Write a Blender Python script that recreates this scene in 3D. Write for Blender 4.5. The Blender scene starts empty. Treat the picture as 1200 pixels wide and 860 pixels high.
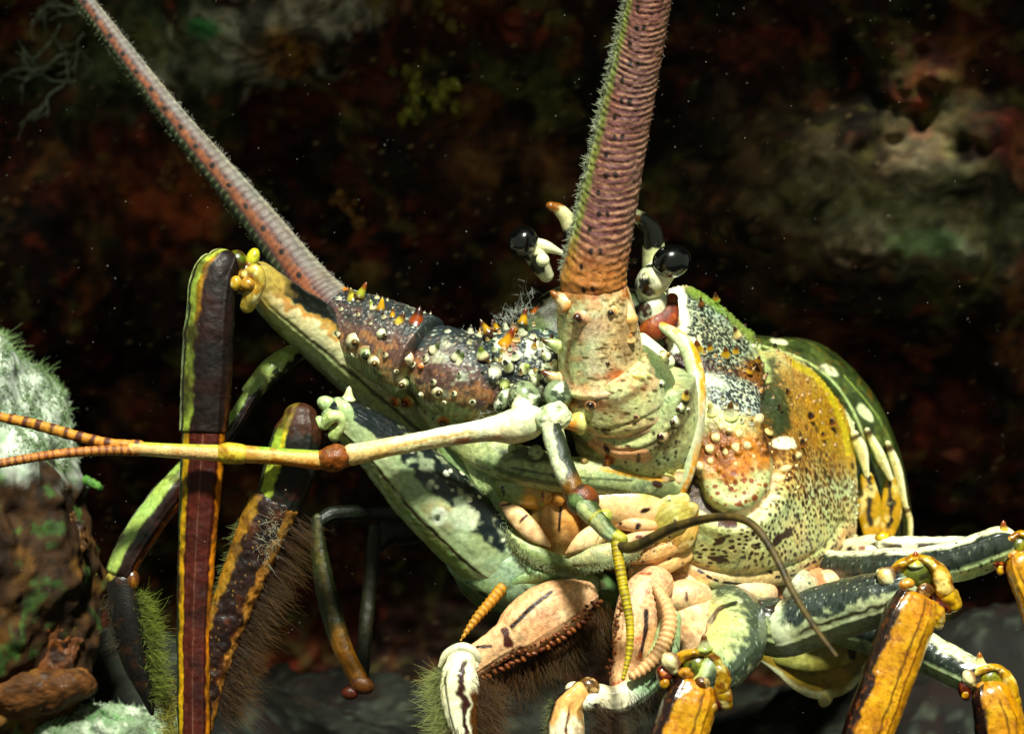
import bpy, math
import numpy as np

# ------------------------------------------------------------------ camera, world, sun, exposure
F = 1648.0                 # focal length in photo pixels (photo is 1200 px wide)
S = 0.45 / F               # metres per design unit (1 unit = 1 photo pixel at 0.45 m)
scene = bpy.context.scene
COL = scene.collection

cam_d = bpy.data.cameras.new("camera")
cam = bpy.data.objects.new("camera", cam_d)
COL.objects.link(cam)
cam.location = (0, 0, 0)
cam.rotation_euler = (math.radians(90), 0, 0)
cam_d.sensor_width = 36.0
cam_d.lens = 36.0 * F / 1200.0
cam_d.clip_start = 0.01
cam_d.clip_end = 60.0
cam_d.dof.use_dof = True
cam_d.dof.focus_distance = (F - 60) * S
cam_d.dof.aperture_fstop = 13.0
scene.camera = cam

SUN_TO = np.array([0.06, -0.62, 0.78])         # direction towards the light
world = bpy.data.worlds.new("World")
scene.world = world
world.use_nodes = True
wn = world.node_tree.nodes
bg = wn["Background"]
bg.inputs["Color"].default_value = (0.72, 0.82, 0.60, 1)   # green light scattered in the water
bg.inputs["Strength"].default_value = 0.18

sun_d = bpy.data.lights.new("sun", 'SUN')
sun_d.energy = 5.0
sun_d.angle = math.radians(6)
sun_d.color = (0.97, 1.0, 0.85)
sun = bpy.data.objects.new("sun", sun_d)
COL.objects.link(sun)
from mathutils import Vector
sun.rotation_euler = Vector(SUN_TO).to_track_quat('Z', 'Y').to_euler()
sun.location = (0, 0, 2)

scene.view_settings.view_transform = 'Standard'
scene.view_settings.look = 'None'
scene.view_settings.exposure = 0.68
scene.view_settings.gamma = 1.0
scene.view_settings.use_curve_mapping = False

RNG = np.random.default_rng(11)

# ------------------------------------------------------------------ maths helpers
def c(h):
    h = h.lstrip('#')
    v = np.array([int(h[i:i + 2], 16) / 255 for i in (0, 2, 4)])
    return np.where(v <= 0.04045, v / 12.92, ((v + 0.055) / 1.055) ** 2.4)

def W(P):
    """design space (photo px x, photo px y, depth offset) -> world metres"""
    P = np.asarray(P, float)
    d = F + P[..., 2]
    return np.stack([(P[..., 0] - 600) * d / F, d, -(P[..., 1] - 430) * d / F], -1) * S

def ss(a, b, x):
    t = np.clip((x - a) / (b - a), 0, 1)
    return t * t * (3 - 2 * t)

def _h(ix, iy, iz, seed):
    h = (ix.astype(np.int64) * 374761393 + iy.astype(np.int64) * 668265263 + iz.astype(np.int64) * 1274126177 + seed * 974634777) & 0xFFFFFFFF
    h = ((h ^ (h >> 13)) * 1103515245) & 0xFFFFFFFF
    h = ((h ^ (h >> 16)) * 668265263) & 0xFFFFFFFF
    return ((h ^ (h >> 15)) & 0xFFFFFF) / float(0xFFFFFF)

def noise(P, scale=10.0, seed=0):
    """value noise, -1..1; scale = feature size in design units"""
    Q = np.asarray(P) / scale
    I = np.floor(Q); f = Q - I; f = f * f * (3 - 2 * f)
    x, y, z = I[:, 0], I[:, 1], I[:, 2]
    r = 0
    for dx in (0, 1):
        for dy in (0, 1):
            for dz in (0, 1):
                w = (f[:, 0] if dx else 1 - f[:, 0]) * (f[:, 1] if dy else 1 - f[:, 1]) * (f[:, 2] if dz else 1 - f[:, 2])
                r = r + w * _h(x + dx, y + dy, z + dz, seed)
    return r * 2 - 1

def fbm(P, scale=20.0, octv=3, seed=0):
    r = 0; a = 1; t = 0
    for k in range(octv):
        r = r + a * noise(P, scale / 2 ** k, seed + k * 7); t += a; a *= 0.55
    return r / t * 1.4

def voro(P, scale=8.0, seed=0, jit=0.85):
    """distance to the nearest jittered cell point (in cells) and that cell's random number"""
    Q = np.asarray(P) / scale
    I = np.floor(Q)
    best = np.full(len(Q), 9.0); rid = np.zeros(len(Q))
    flat = np.ptp(Q[:, 2]) == 0
    for dx in (-1, 0, 1):
        for dy in (-1, 0, 1):
            for dz in ((0,) if flat else (-1, 0, 1)):
                a, b, d = I[:, 0] + dx, I[:, 1] + dy, I[:, 2] + dz
                px = a + 0.5 + jit * (_h(a, b, d, seed) - 0.5)
                py = b + 0.5 + jit * (_h(a, b, d, seed + 1) - 0.5)
                pz = Q[:, 2] if flat else d + 0.5 + jit * (_h(a, b, d, seed + 2) - 0.5)
                dd = np.sqrt((Q[:, 0] - px) ** 2 + (Q[:, 1] - py) ** 2 + (Q[:, 2] - pz) ** 2)
                m = dd < best
                best = np.where(m, dd, best); rid = np.where(m, _h(a, b, d, seed + 3), rid)
    return best, rid

def crsample(pts, ts):
    """Catmull-Rom through pts (n,k) at parameters ts in 0..n-1"""
    pts = np.asarray(pts, float); n = len(pts)
    E = np.vstack([2 * pts[0] - pts[1], pts, 2 * pts[-1] - pts[-2]])
    i = np.clip(np.floor(ts).astype(int), 0, n - 2); f = (ts - i)[:, None]
    p0, p1, p2, p3 = E[i], E[i + 1], E[i + 2], E[i + 3]
    return 0.5 * (2 * p1 + (p2 - p0) * f + (2 * p0 - 5 * p1 + 4 * p2 - p3) * f ** 2 + (3 * p1 - p0 - 3 * p2 + p3) * f ** 3)

def resample(pts, step):
    d = crsample(pts, np.linspace(0, len(pts) - 1, 40 * len(pts)))
    L = np.concatenate([[0], np.cumsum(np.linalg.norm(np.diff(d[:, :3], axis=0), axis=1))])
    n = max(4, int(L[-1] / step) + 1)
    u = np.linspace(0, L[-1], n)
    return np.stack([np.interp(u, L, d[:, k]) for k in range(d.shape[1])], 1), u

def unit(v):
    return v / np.maximum(np.linalg.norm(v, axis=-1, keepdims=True), 1e-9)

# ------------------------------------------------------------------ paint layers (shell markings, plus some painted light and shade)
class X: pass
def paint(base, *layers):
    base = c(base) if isinstance(base, str) else base
    def f(x):
        C = np.tile(base, (len(x.P), 1)).astype(float)
        for l in layers: C = l(x, C)
        return C
    return f
def mix(C, m, col):
    col = c(col) if isinstance(col, str) else col
    return C * (1 - m[:, None]) + m[:, None] * col
def band(a, b, col, soft=.08, n=.1, t0=None, t1=None, k=1.0, ns=14, ts=.05):
    """stripe along a limb between across-positions a..b (-1..1)"""
    def f(x, C):
        s = x.s + n * fbm(x.P, ns, 3, 3)
        m = ss(a - soft, a + soft, s) * (1 - ss(b - soft, b + soft, s))
        tt = x.t + ts * .6 * fbm(x.P, ns, 2, 9)
        if t0 is not None: m = m * ss(t0 - ts, t0 + ts, tt)
        if t1 is not None: m = m * (1 - ss(t1 - ts, t1 + ts, tt))
        return mix(C, m * k, col)
    return f
def ub(a, b, col, soft=.04, n=.03, k=1.0):
    def f(x, C):
        t = x.t + n * fbm(x.P, 12, 3, 5)
        return mix(C, ss(a - soft, a + soft, t) * (1 - ss(b - soft, b + soft, t)) * k, col)
    return f
def mott(col, scale=14, lo=0.0, hi=.5, k=.6, seed=1, octv=3):
    return lambda x, C: mix(C, ss(lo, hi, fbm(x.P, scale, octv, seed)) * k, col)
def dots(col, scale=7, r=.28, soft=.08, prob=1.0, seed=4, st=(1, 1, 1), k=1.0, where=None):
    def f(x, C):
        Q = x.P * np.array(st)
        if st[2] == 0: Q[:, 0] += .22 * x.P[:, 2]     # measured along the curved flank
        d, rid = voro(Q, scale, seed)
        m = (1 - ss(r - soft, r + soft, d * (0.75 + .6 * ((rid * 7.3) % 1)))) * (rid < prob)
        if where is not None: m = m * where(x)
        return mix(C, m * k, col)
    return f
def netw(col, scale=6, lo=.38, hi=.6, k=.8, seed=8, st=(1, 1, 1), where=None):
    """net of light lines between round cells"""
    def f(x, C):
        d, rid = voro(x.P * np.array(st), scale, seed)
        m = ss(lo, hi, d) * k
        if where is not None: m = m * where(x)
        return mix(C, m, col)
    return f
def blob(px, py, rx, ry, rot, col, soft=.12, n=.2, k=1.0, ns=10, z=None):
    a = math.radians(rot)
    def f(x, C):
        dx, dy = x.P[:, 0] - px, x.P[:, 1] - py
        X_, Y_ = (dx * math.cos(a) + dy * math.sin(a)) / rx, (-dx * math.sin(a) + dy * math.cos(a)) / ry
        d = np.sqrt(X_ ** 2 + Y_ ** 2) + n * fbm(x.P, ns, 3, 13)
        return mix(C, (1 - ss(1 - soft, 1 + soft, d)) * k, col)
    return f
def pdist(P, pts):
    best = np.full(len(P), 1e9)
    q = P[:, :2]
    for (a, b) in zip(pts[:-1], pts[1:]):
        a = np.array(a[:2], float); b = np.array(b[:2], float); ab = b - a
        t = np.clip(((q - a) @ ab) / max(ab @ ab, 1e-6), 0, 1)
        best = np.minimum(best, np.linalg.norm(q - (a + t[:, None] * ab), axis=1))
    return best
def smooth_pts(pts, n=6):
    p = np.array(pts, float)
    return crsample(p, np.linspace(0, len(p) - 1, n * (len(p) - 1) + 1))
def stroke(pts, w, col, soft=.3, n=.35, k=1.0, dash=None, ns=6):
    pts = smooth_pts(pts) if len(pts) > 2 else pts
    def f(x, C):
        d = pdist(x.P, pts) / w + n * fbm(x.P, ns, 2, 21)
        m = 1 - ss(1 - soft, 1 + soft, d)
        if dash: m = m * ss(-.1, .15, noise(x.P, dash, 33))
        return mix(C, m * k, col)
    return f
def where_region(px, py, rx, ry, soft=.3, rot=0):
    a = math.radians(rot)
    def f(x):
        dx, dy = x.P[:, 0] - px, x.P[:, 1] - py
        d = np.sqrt(((dx * math.cos(a) + dy * math.sin(a)) / rx) ** 2 + ((-dx * math.sin(a) + dy * math.cos(a)) / ry) ** 2) + .15 * fbm(x.P, 18, 2, 2)
        return 1 - ss(1 - soft, 1 + soft, d)
    return f
def where_s(a, b, soft=.15):
    return lambda x: ss(a - soft, a + soft, x.s) * (1 - ss(b - soft, b + soft, x.s))

# ------------------------------------------------------------------ geometry (design space)
def grid_faces(nu, nv, closed):
    i = np.arange(nu - 1)[:, None]; j = np.arange(nv if closed else nv - 1)[None, :]
    j2 = (j + 1) % nv
    return np.stack([i * nv + j, (i + 1) * nv + j, (i + 1) * nv + j2, i * nv + j2], -1).reshape(-1, 4)

def tube(st, col, cap=(1, 1), step=1.6, nv=None, disp=None, flat=None, sq=2.0, ref=None):
    """st: (x,y,z,ra[,rb]) stations; ra = radius across the view, rb = radius in depth"""
    st = [tuple(s) + (s[3],) if len(s) == 4 else tuple(s) for s in st]
    D, u = resample(st, step)
    L = u[-1]
    Ctr, ra, rb = D[:, :3], D[:, 3], D[:, 4]
    T = unit(np.gradient(Ctr, axis=0))
    def caprings(idx, sgn, ln):
        k = 7
        a = np.linspace(math.pi / 2, 0, k, endpoint=False)
        cc = Ctr[idx] + sgn * T[idx] * (ln * np.sin(a))[:, None]
        return cc, np.maximum(ra[idx] * np.cos(a), .02), np.maximum(rb[idx] * np.cos(a), .02), a
    c0, a0, b0, _ = caprings(0, -1, cap[0] * ra[0])
    c1, a1, b1, _ = caprings(-1, 1, cap[1] * ra[-1])
    TT = np.vstack([np.tile(T[0], (len(c0), 1)), T, np.tile(T[-1], (len(c1), 1))])
    uu = np.concatenate([np.full(len(c0), 0) - np.linalg.norm(c0 - Ctr[0], axis=1), u, L + np.linalg.norm(c1[::-1] - Ctr[-1], axis=1)])
    CC = np.vstack([c0, Ctr, c1[::-1]]); ra = np.concatenate([a0, ra, a1[::-1]]); rb = np.concatenate([b0, rb, b1[::-1]])
    V = np.array(ref if ref is not None else (0, 0, 1.0))
    Sd = unit(np.cross(TT, V)); Fd = unit(np.cross(TT, Sd))
    if ref is None: Fd = np.where(Fd[:, 2:3] > 0, -Fd, Fd)
    nu = len(CC)
    if nv is None: nv = int(np.clip(2 * math.pi * ra.max() / step, 10, 260))
    q = np.linspace(-math.pi, math.pi, nv, endpoint=False)
    e = 2.0 / sq
    sq_, cq_ = np.sign(np.sin(q)) * np.abs(np.sin(q)) ** e, np.sign(np.cos(q)) * np.abs(np.cos(q)) ** e
    P = CC[:, None, :] + Sd[:, None, :] * (ra[:, None] * sq_)[..., None] + Fd[:, None, :] * (rb[:, None] * cq_)[..., None]
    N = unit(Sd[:, None, :] * np.sin(q)[None, :, None] + Fd[:, None, :] * np.cos(q)[None, :, None])
    x = X(); x.P = P.reshape(-1, 3); x.u = np.repeat(uu, nv); x.t = x.u / L; x.L = L
    x.q = np.tile(q, nu); x.s = np.sin(x.q); x.r = np.repeat(ra, nv)
    C = col(x)
    if disp is not None:
        P = P + N * disp(x).reshape(nu, nv, 1)
    return P.reshape(-1, 3), grid_faces(nu, nv, True), C

def ell(ctr, r, rot=0, col=None, step=1.8, disp=None, tilt=0):
    rx, ry, rz = r
    m = max(r)
    nu = int(np.clip(math.pi * m / step, 8, 200)); nv = int(np.clip(2 * math.pi * m / step, 12, 300))
    th = np.linspace(1e-3, math.pi - 1e-3, nu); q = np.linspace(-math.pi, math.pi, nv, endpoint=False)
    TH, Q = np.meshgrid(th, q, indexing='ij')
    n = np.stack([np.cos(TH), np.sin(TH) * np.sin(Q), -np.sin(TH) * np.cos(Q)], -1).reshape(-1, 3)
    l = n * np.array([rx, ry, rz]); N = unit(n / np.array([rx, ry, rz]))
    a = math.radians(rot); b = math.radians(tilt)
    def rt(v):
        v = np.stack([v[:, 0] * math.cos(b) - v[:, 2] * math.sin(b), v[:, 1], v[:, 0] * math.sin(b) + v[:, 2] * math.cos(b)], -1)
        return np.stack([v[:, 0] * math.cos(a) - v[:, 1] * math.sin(a), v[:, 0] * math.sin(a) + v[:, 1] * math.cos(a), v[:, 2]], -1)
    P = rt(l) + np.array(ctr)
    x = X(); x.P = P; x.s = n[:, 1]; x.t = (1 - n[:, 0]) / 2; x.u = x.t * 2 * rx; x.q = Q.reshape(-1); x.L = 2 * rx; x.n = rt(N)
    C = col(x)
    if disp is not None: P = P + rt(N) * disp(x)[:, None]
    return P, grid_faces(nu, nv, True)[:, ::-1], C

def patch(ctrl, col, nu=200, nv=200, disp=None):
    ctrl = np.array(ctrl, float)
    R_, C_, _ = ctrl.shape
    A = np.stack([crsample(ctrl[:, j], np.linspace(0, R_ - 1, nu)) for j in range(C_)], 1)
    P = np.stack([crsample(A[i], np.linspace(0, C_ - 1, nv)) for i in range(nu)], 0)
    du = np.gradient(P, axis=0); dv = np.gradient(P, axis=1)
    N = unit(np.cross(du, dv))
    if N[nu // 2, nv // 2, 2] > 0: N = -N
    x = X(); x.P = P.reshape(-1, 3)
    x.s = np.tile(np.linspace(-1, 1, nv), nu); x.t = np.repeat(np.linspace(0, 1, nu), nv); x.u = x.t * 100; x.L = 100; x.q = x.s
    x.n = N.reshape(-1, 3)
    C = col(x)
    Pd = P.reshape(-1, 3)
    if disp is not None: Pd = Pd + N.reshape(-1, 3) * disp(x)[:, None]
    return Pd, grid_faces(nu, nv, False), C

def cone(p, d, r, ln, base='#d9dcc0', tip='#2a1206', ring=None, bend=0.15, flare=1.5, nv=18):
    """blunt thorn: flared foot, cream body, dark tip"""
    p = np.array(p, float); d = unit(np.array(d, float))
    side = unit(np.cross(d, [0.3, 0.2, 1.0]))
    k = 16
    t = np.linspace(-.4, 1, k)
    tp = np.clip(t, 0, 1)
    rr = r * (.30 + .80 * (1 - tp) ** 1.15) + r * .25 * np.exp(-(t / .16) ** 2)
    rr[t < 0] *= np.clip(1 + t[t < 0] * 1.2, .3, 1)
    rr[-2] *= .75; rr[-1] = .03
    ctr = p + d * (t * ln)[:, None] + np.array([0, -1, 0]) * (bend * ln * np.clip(t, 0, 1) ** 2)[:, None]
    f2 = unit(np.cross(d, side))
    q = np.linspace(0, 2 * math.pi, nv, endpoint=False)
    P = ctr[:, None] + (side[None, None] * np.sin(q)[None, :, None] + f2[None, None] * np.cos(q)[None, :, None]) * rr[:, None, None]
    P = P.reshape(-1, 3)
    tt = np.repeat(t, nv) + .08 * noise(P, 4, 5)
    C = np.tile(c(base), (len(P), 1))
    m = ss(.45, .72, tt)
    C = C * (1 - m[:, None]) + c(tip) * m[:, None]
    if ring is not None:
        m = 1 - ss(.02, .34, tt); C = C * (1 - m[:, None]) + ring * m[:, None]
    return P, grid_faces(k, nv, True), C

def mnormals(P, Fc):
    a, b, d = P[Fc[:, 0]], P[Fc[:, 1]], P[Fc[:, 3]]
    n = np.cross(b - a, d - a); N = np.zeros_like(P)
    for k in range(4): np.add.at(N, Fc[:, k], n)
    return unit(N)

def thorns(geo, mask, n, r=(1.5, 3), ln=(3, 7), tip='#3a1c0a', body=None, up=.3, seed=1, gap=5.0):
    """small thorns growing out of a shell surface, same mesh as the shell"""
    g_ = np.random.default_rng(seed)
    P, Fc, C = geo
    idx = np.where(mask(P))[0]
    if len(idx) == 0: return [geo]
    N = mnormals(P, Fc)
    if (N[idx][:, 2].mean()) > 0: N = -N
    out = [geo]; got = []
    for i in g_.permutation(idx)[:n * 30]:
        if any(((P[i] - q) ** 2).sum() < gap ** 2 for q in got): continue
        got.append(P[i])
        rr = g_.uniform(*r); ll = g_.uniform(*ln) * (.6 + .4 * rr / r[1])
        d_ = N[i] + np.array([-.1, -up, -.1]) + g_.normal(0, .12, 3)
        foot = C[i]
        bd = np.clip(C[i] * 1.5 + .05, 0, 1) if body is None else c(body) * g_.uniform(.7, 1.1)
        pc, fc, cc = cone(P[i], d_, rr, ll, '#ffffff', tip, foot, nv=10)
        t_ = (cc / np.maximum(c('#ffffff'), 1e-6))
        w = np.clip(cc.min(axis=1), 0, 1)[:, None]
        out.append((pc, fc, cc * (1 - w) + bd * w))
        if len(got) >= n: break
    return out

def hairs(pts, n, d, spread, ln, w=.55, root='#3a2408', tip='#c8c060', rad=0, curl=0.0, seed=1, tipk=1.0):
    """many fine tapered bristles rooted along a polyline"""
    g = np.random.default_rng(seed)
    p, _ = resample([tuple(a) for a in pts], 2.0)
    i = g.integers(0, len(p), n)
    B = p[i, :3] + g.normal(0, 1, (n, 3)) * rad
    cl = g.normal(0, 1, (len(p) * 2 + 4, 3)); ci = i * 2 + g.integers(0, 2, n)          # bristles stand in clumps
    D = unit(np.array(d, float)[None] + g.normal(0, spread * .75, (n, 3)) + spread * .9 * cl[ci])
    LN = ln * g.uniform(.35, 1.1, n) * (1 + .28 * np.clip(g.normal(0, 1, len(cl)), -1.6, 1.6))[ci]
    k = 4
    t = np.linspace(0, 1, k)
    bend = g.normal(0, curl, (n, 3)) if curl else np.zeros((n, 3))
    ctr = B[:, None] + D[:, None] * (LN[:, None] * t)[..., None] + bend[:, None] * (LN[:, None] * t ** 2)[..., None]
    side = unit(np.cross(D, [0, 0, 1.0])); f2 = unit(np.cross(D, side))
    q = np.array([0, 2.094, 4.189])
    rr = w * (1 - t * .85)
    P = ctr[:, :, None] + (side[:, None, None] * np.sin(q)[None, None, :, None] + f2[:, None, None] * np.cos(q)[None, None, :, None]) * rr[None, :, None, None]
    P = P.reshape(-1, 3)
    base = (np.arange(n) * k * 3)[:, None, None, None]
    a = (np.arange(k - 1) * 3)[None, :, None, None]; j = np.arange(3)[None, None, :, None]; j2 = (j + 1) % 3
    Fc = np.concatenate([base + a + j, base + a + 3 + j, base + a + 3 + j2, base + a + j2], -1).reshape(-1, 4)
    tt = np.tile(np.repeat(t, 3), n)[:, None]
    C = c(root) * (1 - tt) + c(tip) * tt * tipk
    C = C * np.repeat(g.uniform(.6, 1.2, n), k * 3)[:, None]
    return P, Fc, C

# ------------------------------------------------------------------ objects
ORG = {}
GRAIN = {'lobster_shell': .26, 'glossy_joint_shell': .2, 'soft_skin': .28, 'ringed_feeler_shell': .2, 'dark_leg_shell': .25}
PIX = {}
PCOL = {}
def emit(name, geos, mat, parent=None, props=None, keep=False):
    if not isinstance(geos, list): geos = [geos]
    off = 0; Vs = []; Fs = []; Cs = []
    for P, Fc, C in geos:
        Vs.append(P); Fs.append(Fc + off); Cs.append(C); off += len(P)
    V = np.vstack(Vs); Fc = np.vstack(Fs); C = np.vstack(Cs)
    if GRAIN.get(mat.name, 0) and len(V) < 400000:
        gk = GRAIN[mat.name]
        lum = C @ np.array([.3, .6, .1]); C = np.clip(lum[:, None] + 1.1 * (C - lum[:, None]), .002, 1) * np.array([1.17, 1.12, .92])
        C = C * (1 + gk * (.7 * fbm(V, 3.2, 2, 101) + .6 * fbm(V, 16, 3, 107)))[:, None]
        C = C * (1 + gk * .5 * np.stack([fbm(V, 30, 2, 111), fbm(V, 24, 2, 113) * .5, -fbm(V, 30, 2, 111)], -1))
    Wd = W(V)
    org = Wd.mean(axis=0) if parent is not None else np.array([Wd[:, 0].mean(), Wd[:, 1].mean(), Wd[:, 2].min()])
    me = bpy.data.meshes.new(name)
    me.vertices.add(len(V)); me.vertices.foreach_set('co', (Wd - org).astype(np.float32).ravel())
    me.loops.add(Fc.size); me.loops.foreach_set('vertex_index', Fc.astype(np.int32).ravel())
    me.polygons.add(len(Fc)); me.polygons.foreach_set('loop_start', np.arange(0, Fc.size, 4, dtype=np.int32))
    me.polygons.foreach_set('use_smooth', np.ones(len(Fc), bool))
    me.update(calc_edges=True)
    at = me.color_attributes.new('Col', 'FLOAT_COLOR', 'POINT')
    at.data.foreach_set('color', np.hstack([np.clip(C, 0, 1), np.ones((len(C), 1))]).astype(np.float32).ravel())
    me.materials.append(mat)
    o = bpy.data.objects.new(name, me); COL.objects.link(o)
    if parent is not None:
        o.parent = parent; o.location = org - ORG[parent.name]
    else: o.location = org
    ORG[o.name] = org
    if props:
        for k, v in props.items(): o[k] = v
    if keep: PIX[o.name] = V; PCOL[o.name] = C
    return o

def at(o, x, y, r=4.0):
    """nearest-to-camera surface point of a part around photo position x,y"""
    V = PIX[o.name]
    d = (V[:, 0] - x) ** 2 + (V[:, 1] - y) ** 2
    m = d < r * r
    if not m.any():
        i = np.argmin(d); return V[i].copy()
    z = V[m, 2]
    zz = np.percentile(z, 5)
    return np.array([x, y, zz + 1.0])

# ------------------------------------------------------------------ materials
def shell_mat(name, rough=.34, bump=.25, bscale=900, coat=.35, spec=.5, sss=0.0, mottle=.12, trans=0.0):
    m = bpy.data.materials.new(name); m.use_nodes = True
    nt = m.node_tree; N = nt.nodes; Lk = nt.links
    b = N['Principled BSDF']
    a = N.new('ShaderNodeAttribute'); a.attribute_name = 'Col'
    tc = N.new('ShaderNodeTexCoord')
    n1 = N.new('ShaderNodeTexNoise'); n1.inputs['Scale'].default_value = bscale * .35; n1.inputs['Detail'].default_value = 6
    n2 = N.new('ShaderNodeTexNoise'); n2.inputs['Scale'].default_value = bscale; n2.inputs['Detail'].default_value = 5
    Lk.new(tc.outputs['Object'], n1.inputs['Vector']); Lk.new(tc.outputs['Object'], n2.inputs['Vector'])
    mr = N.new('ShaderNodeMapRange'); mr.inputs['From Min'].default_value = .3; mr.inputs['From Max'].default_value = .7
    mr.inputs['To Min'].default_value = 1 - mottle * 1.8; mr.inputs['To Max'].default_value = 1 + mottle
    Lk.new(n1.outputs['Fac'], mr.inputs['Value'])
    mx = N.new('ShaderNodeVectorMath'); mx.operation = 'SCALE'
    Lk.new(a.outputs['Color'], mx.inputs[0]); Lk.new(mr.outputs[0], mx.inputs['Scale'])
    Lk.new(mx.outputs[0], b.inputs['Base Color'])
    r = N.new('ShaderNodeMapRange'); r.inputs['To Min'].default_value = rough * .7; r.inputs['To Max'].default_value = min(1, rough * 1.5)
    Lk.new(n1.outputs['Fac'], r.inputs['Value']); Lk.new(r.outputs[0], b.inputs['Roughness'])
    bp = N.new('ShaderNodeBump'); bp.inputs['Strength'].default_value = bump; bp.inputs['Distance'].default_value = .0006
    Lk.new(n2.outputs['Fac'], bp.inputs['Height']); Lk.new(bp.outputs[0], b.inputs['Normal']); Lk.new(bp.outputs[0], b.inputs['Coat Normal'])
    b.inputs['Coat Weight'].default_value = coat; b.inputs['Coat Roughness'].default_value = .18
    b.inputs['Specular IOR Level'].default_value = spec
    if sss:
        b.inputs['Subsurface Weight'].default_value = sss
        b.inputs['Subsurface Radius'].default_value = (.004, .003, .002); b.inputs['Subsurface Scale'].default_value = .5
    if trans: b.inputs['Transmission Weight'].default_value = trans
    return m
M_shell = shell_mat('lobster_shell', rough=.42, bump=.38, bscale=2200, coat=.3, spec=.45, mottle=.2)
M_gloss = shell_mat('glossy_joint_shell', rough=.3, bump=.14, bscale=1800, coat=.6, mottle=.14)
M_soft = shell_mat('soft_skin', rough=.5, bump=.3, coat=.1, sss=.15)
M_flag = shell_mat('ringed_feeler_shell', rough=.5, bump=.35, bscale=2200, coat=.05, mottle=.16)
M_hair = shell_mat('bristle', rough=.5, bump=0, coat=0, mottle=.1)
M_dark = shell_mat('dark_leg_shell', rough=.5, bump=.2, bscale=1400, coat=.04, spec=.25, mottle=.25)
M_eye = shell_mat('eye_black', rough=.06, bump=0, coat=1.0, mottle=0)
M_rock = shell_mat('encrusted_rock', rough=.85, bump=.9, bscale=260, coat=0, spec=.2, mottle=.35)
M_sponge = shell_mat('sponge_flesh', rough=.7, bump=.7, bscale=420, coat=.05, spec=.3, mottle=.3)

# ------------------------------------------------------------------ SETTING
def wall_z(x, y):
    P = np.stack([x, y, np.zeros_like(x)], -1).reshape(-1, 3)
    z = 880 + 150 * fbm(P, 330, 3, 41) + 45 * fbm(P, 90, 3, 45) + 26 * fbm(P, 30, 3, 48)
    z -= 170 * np.exp(-(((P[:, 0] - 330) / 170) ** 2 + ((P[:, 1] - 10) / 90) ** 2))       # lit shoulder, top left
    z -= 150 * np.exp(-(((P[:, 0] - 1080) / 190) ** 2 + ((P[:, 1] - 280) / 85) ** 2))     # lit ledge, right
    z += 120 * np.exp(-(((P[:, 0] - 950) / 200) ** 2 + ((P[:, 1] - 420) / 70) ** 2))
    z += 420 * ss(330, 760, P[:, 1])  # lower wall set back so the added roof keeps it dark
    z -= 340 * ss(120, -420, P[:, 1])                                                      # the wall leans out overhead
    d, rid = voro(P, 58, 51); z -= 16 * (1 - ss(.1, .55, d)) * (rid > .4)
    return z.reshape(x.shape)

nx, ny = 620, 480
gx, gy = np.meshgrid(np.linspace(-900, 2100, nx), np.linspace(-520, 1050, ny))
gz = wall_z(gx, gy)
WP = np.stack([gx, gy, gz], -1).reshape(-1, 3)
xw = X(); xw.P = WP; xw.s = WP[:, 0] * 0; xw.t = xw.s
wallcol = paint('#1c0d08',
    mott('#3a150b', 110, -.1, .5, .9, 61), mott('#0b0807', 150, .0, .5, .85, 63), mott('#4a2a12', 60, .15, .6, .7, 65),
    mott('#262a12', 80, .2, .6, .6, 67), mott('#5a2014', 40, .3, .7, .6, 71),
    blob(1060, 250, 110, 50, 12, '#7c7c62', .9, .9, .6, 60), blob(960, 230, 120, 90, 0, '#5c4a34', .7, .8, .5, 50),  # first blob: pale colour standing in for light on the right ledge
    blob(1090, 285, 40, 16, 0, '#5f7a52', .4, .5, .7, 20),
    blob(300, 40, 110, 45, -15, '#9a8f80', .5, .7, .7, 30), blob(150, 60, 110, 60, 0, '#38452c', .5, .7, .6, 40),  # first blob: lit patch of the top left shoulder, painted paler
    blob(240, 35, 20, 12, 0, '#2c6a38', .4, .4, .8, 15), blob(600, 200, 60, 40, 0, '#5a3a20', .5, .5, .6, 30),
    blob(330, 60, 35, 25, 0, '#a06a30', .4, .4, .6, 20), blob(200, 250, 60, 40, 30, '#6a2c14', .5, .5, .6, 30),
    mott('#040201', 60, .0, .5, .8, 70), mott('#040201', 20, .1, .6, .5, 77), mott('#4a4420', 46, .2, .7, .5, 83), dots('#8a7050', 11, .16, .1, .25, 79, k=.5))
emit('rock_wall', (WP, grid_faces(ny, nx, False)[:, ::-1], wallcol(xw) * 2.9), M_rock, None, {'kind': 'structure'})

# unseen roof added to keep the back wall in shade (built in world units: x, distance, height)
def from_world(X_, D_, H_):
    return np.stack([600 + X_ * F / D_, 430 - H_ * F / D_, D_ - F], -1)
ox, od = np.meshgrid(np.linspace(-2600, 2600, 210), np.linspace(1180, 3600, 120))
OP = np.stack([ox, od, od * 0], -1).reshape(-1, 3)
oh = (1500 + 60 * fbm(OP, 260, 3, 81)).reshape(ox.shape)
od2 = od + (70 * fbm(np.stack([ox, ox * 0, ox * 0], -1).reshape(-1, 3), 160, 3, 83).reshape(ox.shape)) * (od < 1300)
RP = from_world(ox.ravel(), od2.ravel(), oh.ravel()); RP2 = from_world(ox.ravel(), od2.ravel(), oh.ravel() + 160)
xr = X(); xr.P = OP
rc = paint('#24180f', mott('#4a2c18', 90, 0, .5, .7, 3))(xr)
fr = np.arange(209); n_ = len(RP)
rim = np.stack([fr, fr + 1, fr + 1 + n_, fr + n_], -1)
fc_ = grid_faces(120, 210, False)
fcx, fcd = ox.ravel()[fc_].mean(1), od2.ravel()[fc_].mean(1)
fn_ = .35 * fbm(np.stack([fcx, fcd, fcd * 0], -1), 70, 2, 87)
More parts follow.
